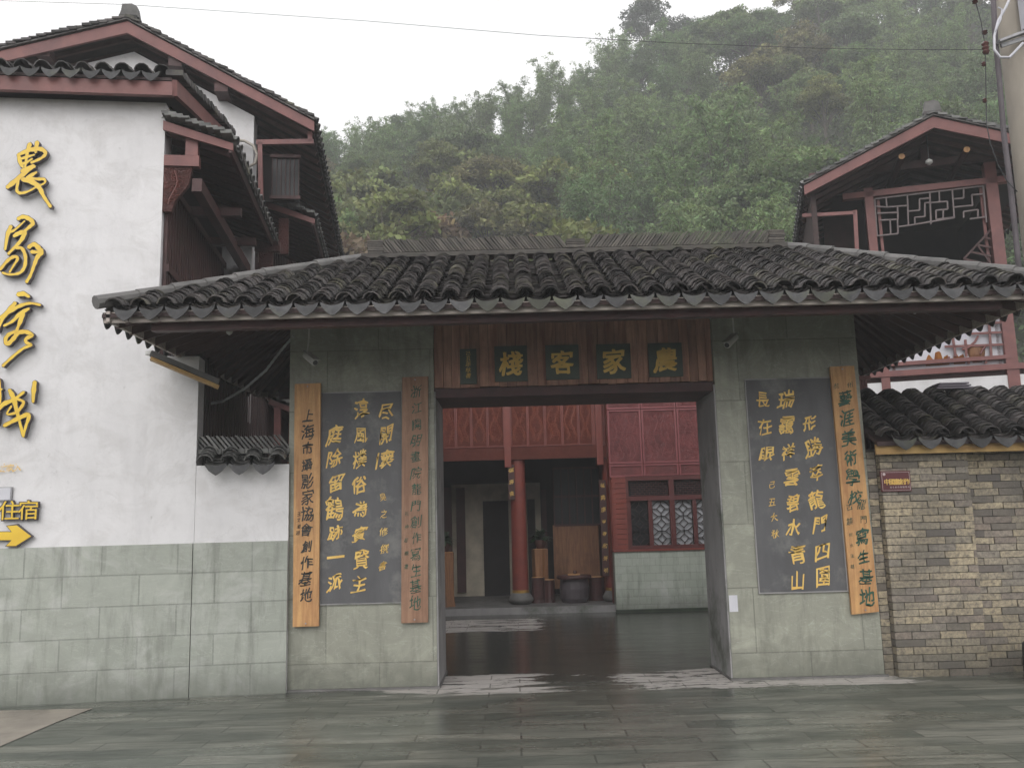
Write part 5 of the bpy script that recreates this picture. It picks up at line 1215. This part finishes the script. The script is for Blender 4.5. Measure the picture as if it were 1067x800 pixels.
NM = {'broad': ('broadleaf_tree', 'leafy green broadleaf tree in the misty wood on the hillside', 'tree', 'broadleaf trees on the hillside'),
      'bamboo': ('bamboo_clump', 'feathery pale green bamboo clump in the misty wood on the hillside', 'bamboo', 'bamboo clumps on the hillside'),
      'bush': ('autumn_bush', 'yellowing or rusty bush low on the hillside above the gate roof', 'bush', 'bushes low on the hillside'),
      'dark': ('dark_tree', 'dark round crowned tree', 'tree', None)}
def plant(kind, x, y, s=1., label=None, group='', dz=0.):
    nm, lb, ct, gr = NM[kind]; v = kinds[kind][rng.integers(len(kinds[kind]))]
    e = empty(nm, (x, y, hill_z(x, y) - .25 + dz), rng.uniform(0, 6.28), label or lb, ct, (gr if group == '' else group)); e.scale = (s, s, s * rng.uniform(.9, 1.12))
    tr = bpy.data.objects.new('stems' if kind == 'bamboo' else 'trunk', v[1]); col.objects.link(tr); tr.parent = e
    cr_o = bpy.data.objects.new('crown', v[0]); col.objects.link(cr_o); cr_o.parent = e; return e
cnt = 0; y = 33.
while y < 82:
    st = 3.15 + .010 * y; x = -.28 * y - 5
    while x < .62 * y + 6:
        px, py = x + rng.uniform(-1.5, 1.5), y + rng.uniform(-1.5, 1.5)
        if py < crest(px) + 2:
            az = px / py; f_ = mn.noise(Vector((px * .07, py * .07, 20)))
            if py < 58 and az < .10 and rng.random() < .8: plant('bush', px, py, rng.uniform(1.2, 1.9)); 
            elif py > 60 and az < .1: plant('bamboo' if rng.random() < .85 else 'broad', px, py, rng.uniform(.7, .95))
            elif f_ > .05 or (az > .15 and py < 58 and rng.random() < .5): plant('bamboo', px, py, rng.uniform(.75, 1.05))
            else: plant('broad', px, py, rng.uniform(.75, 1.2))
            cnt += 1
        x += st * rng.uniform(.85, 1.15)
    y += 3.25
def at_sky(px, py, Y): p = PY(px, py, Y); return p.x, p.z
for px, top, Y, s, l in ((672, 2, 84, 1.0, 'large dark round tree standing alone on the skyline above the gate'), (712, 12, 85, .62, 'small dark tree on the skyline just right of the large round tree'), (852, -12, 88, 1.0, 'dark tree on the skyline above the pavilion roof, cut by the top of the photo'), (885, 55, 80, .8, 'dark tree below the skyline above the pavilion')):
    x, z = at_sky(px, top, Y); e = plant('dark', x, Y, s, l, None); e.location.z = max(hill_z(x, Y) - .3, z - 10.0 * s)
x = -24.
while x < 18: plant('bamboo', x, crest(x) - rng.uniform(0, 1.5), rng.uniform(.62, .88)); cnt += 1; x += rng.uniform(1.7, 2.5)
print('trees', cnt)
# undergrowth: leafy ground cover of the slope
n = 24000; X = rng.uniform(-50, 62, n); Yy = rng.uniform(26, 90, n); Z = np.array([hill_z(a, b_) for a, b_ in zip(X, Yy)])
k = 11; C = np.repeat(np.stack([X, Yy, Z], 1), k, 0); q = unit(rng.normal(size=(n * k, 3))); q[:, 2] = np.abs(q[:, 2]); rr = np.repeat(rng.uniform(.5, 1.7, n), k)[:, None]
me = leaves_mesh('undergrowth', C + q * rr * np.array([1, 1, .8]), unit(q + rng.normal(size=q.shape) * .7), rng.uniform(.16, .36, n * k), np.repeat(rng.random(n), k) * .7 + rng.random(n * k) * .3, .6)
me.materials.append(LEAF1); ug = bpy.data.objects.new('undergrowth', me); col.objects.link(ug); tag(ug, 'mixed leafy undergrowth covering the hillside beneath the trees', 'undergrowth', kind='stuff')
# ================================================================ HAZE
HM = bpy.data.materials.new('haze'); HM.use_nodes = True; t = HM.node_tree; t.nodes.remove(t.nodes['Principled BSDF'])
pv_ = t.nodes.new('ShaderNodeVolumePrincipled'); pv_.inputs['Density'].default_value = .0029; pv_.inputs['Color'].default_value = (.93, .95, .97, 1); pv_.inputs['Anisotropy'].default_value = .1
t.links.new(pv_.outputs[0], t.nodes['Material Output'].inputs['Volume'])
tag(MB().box(-160, 160, -130, 210, -3, 90).build('haze', HM), 'thin rain haze hanging in the air over the whole place', 'haze', kind='stuff')
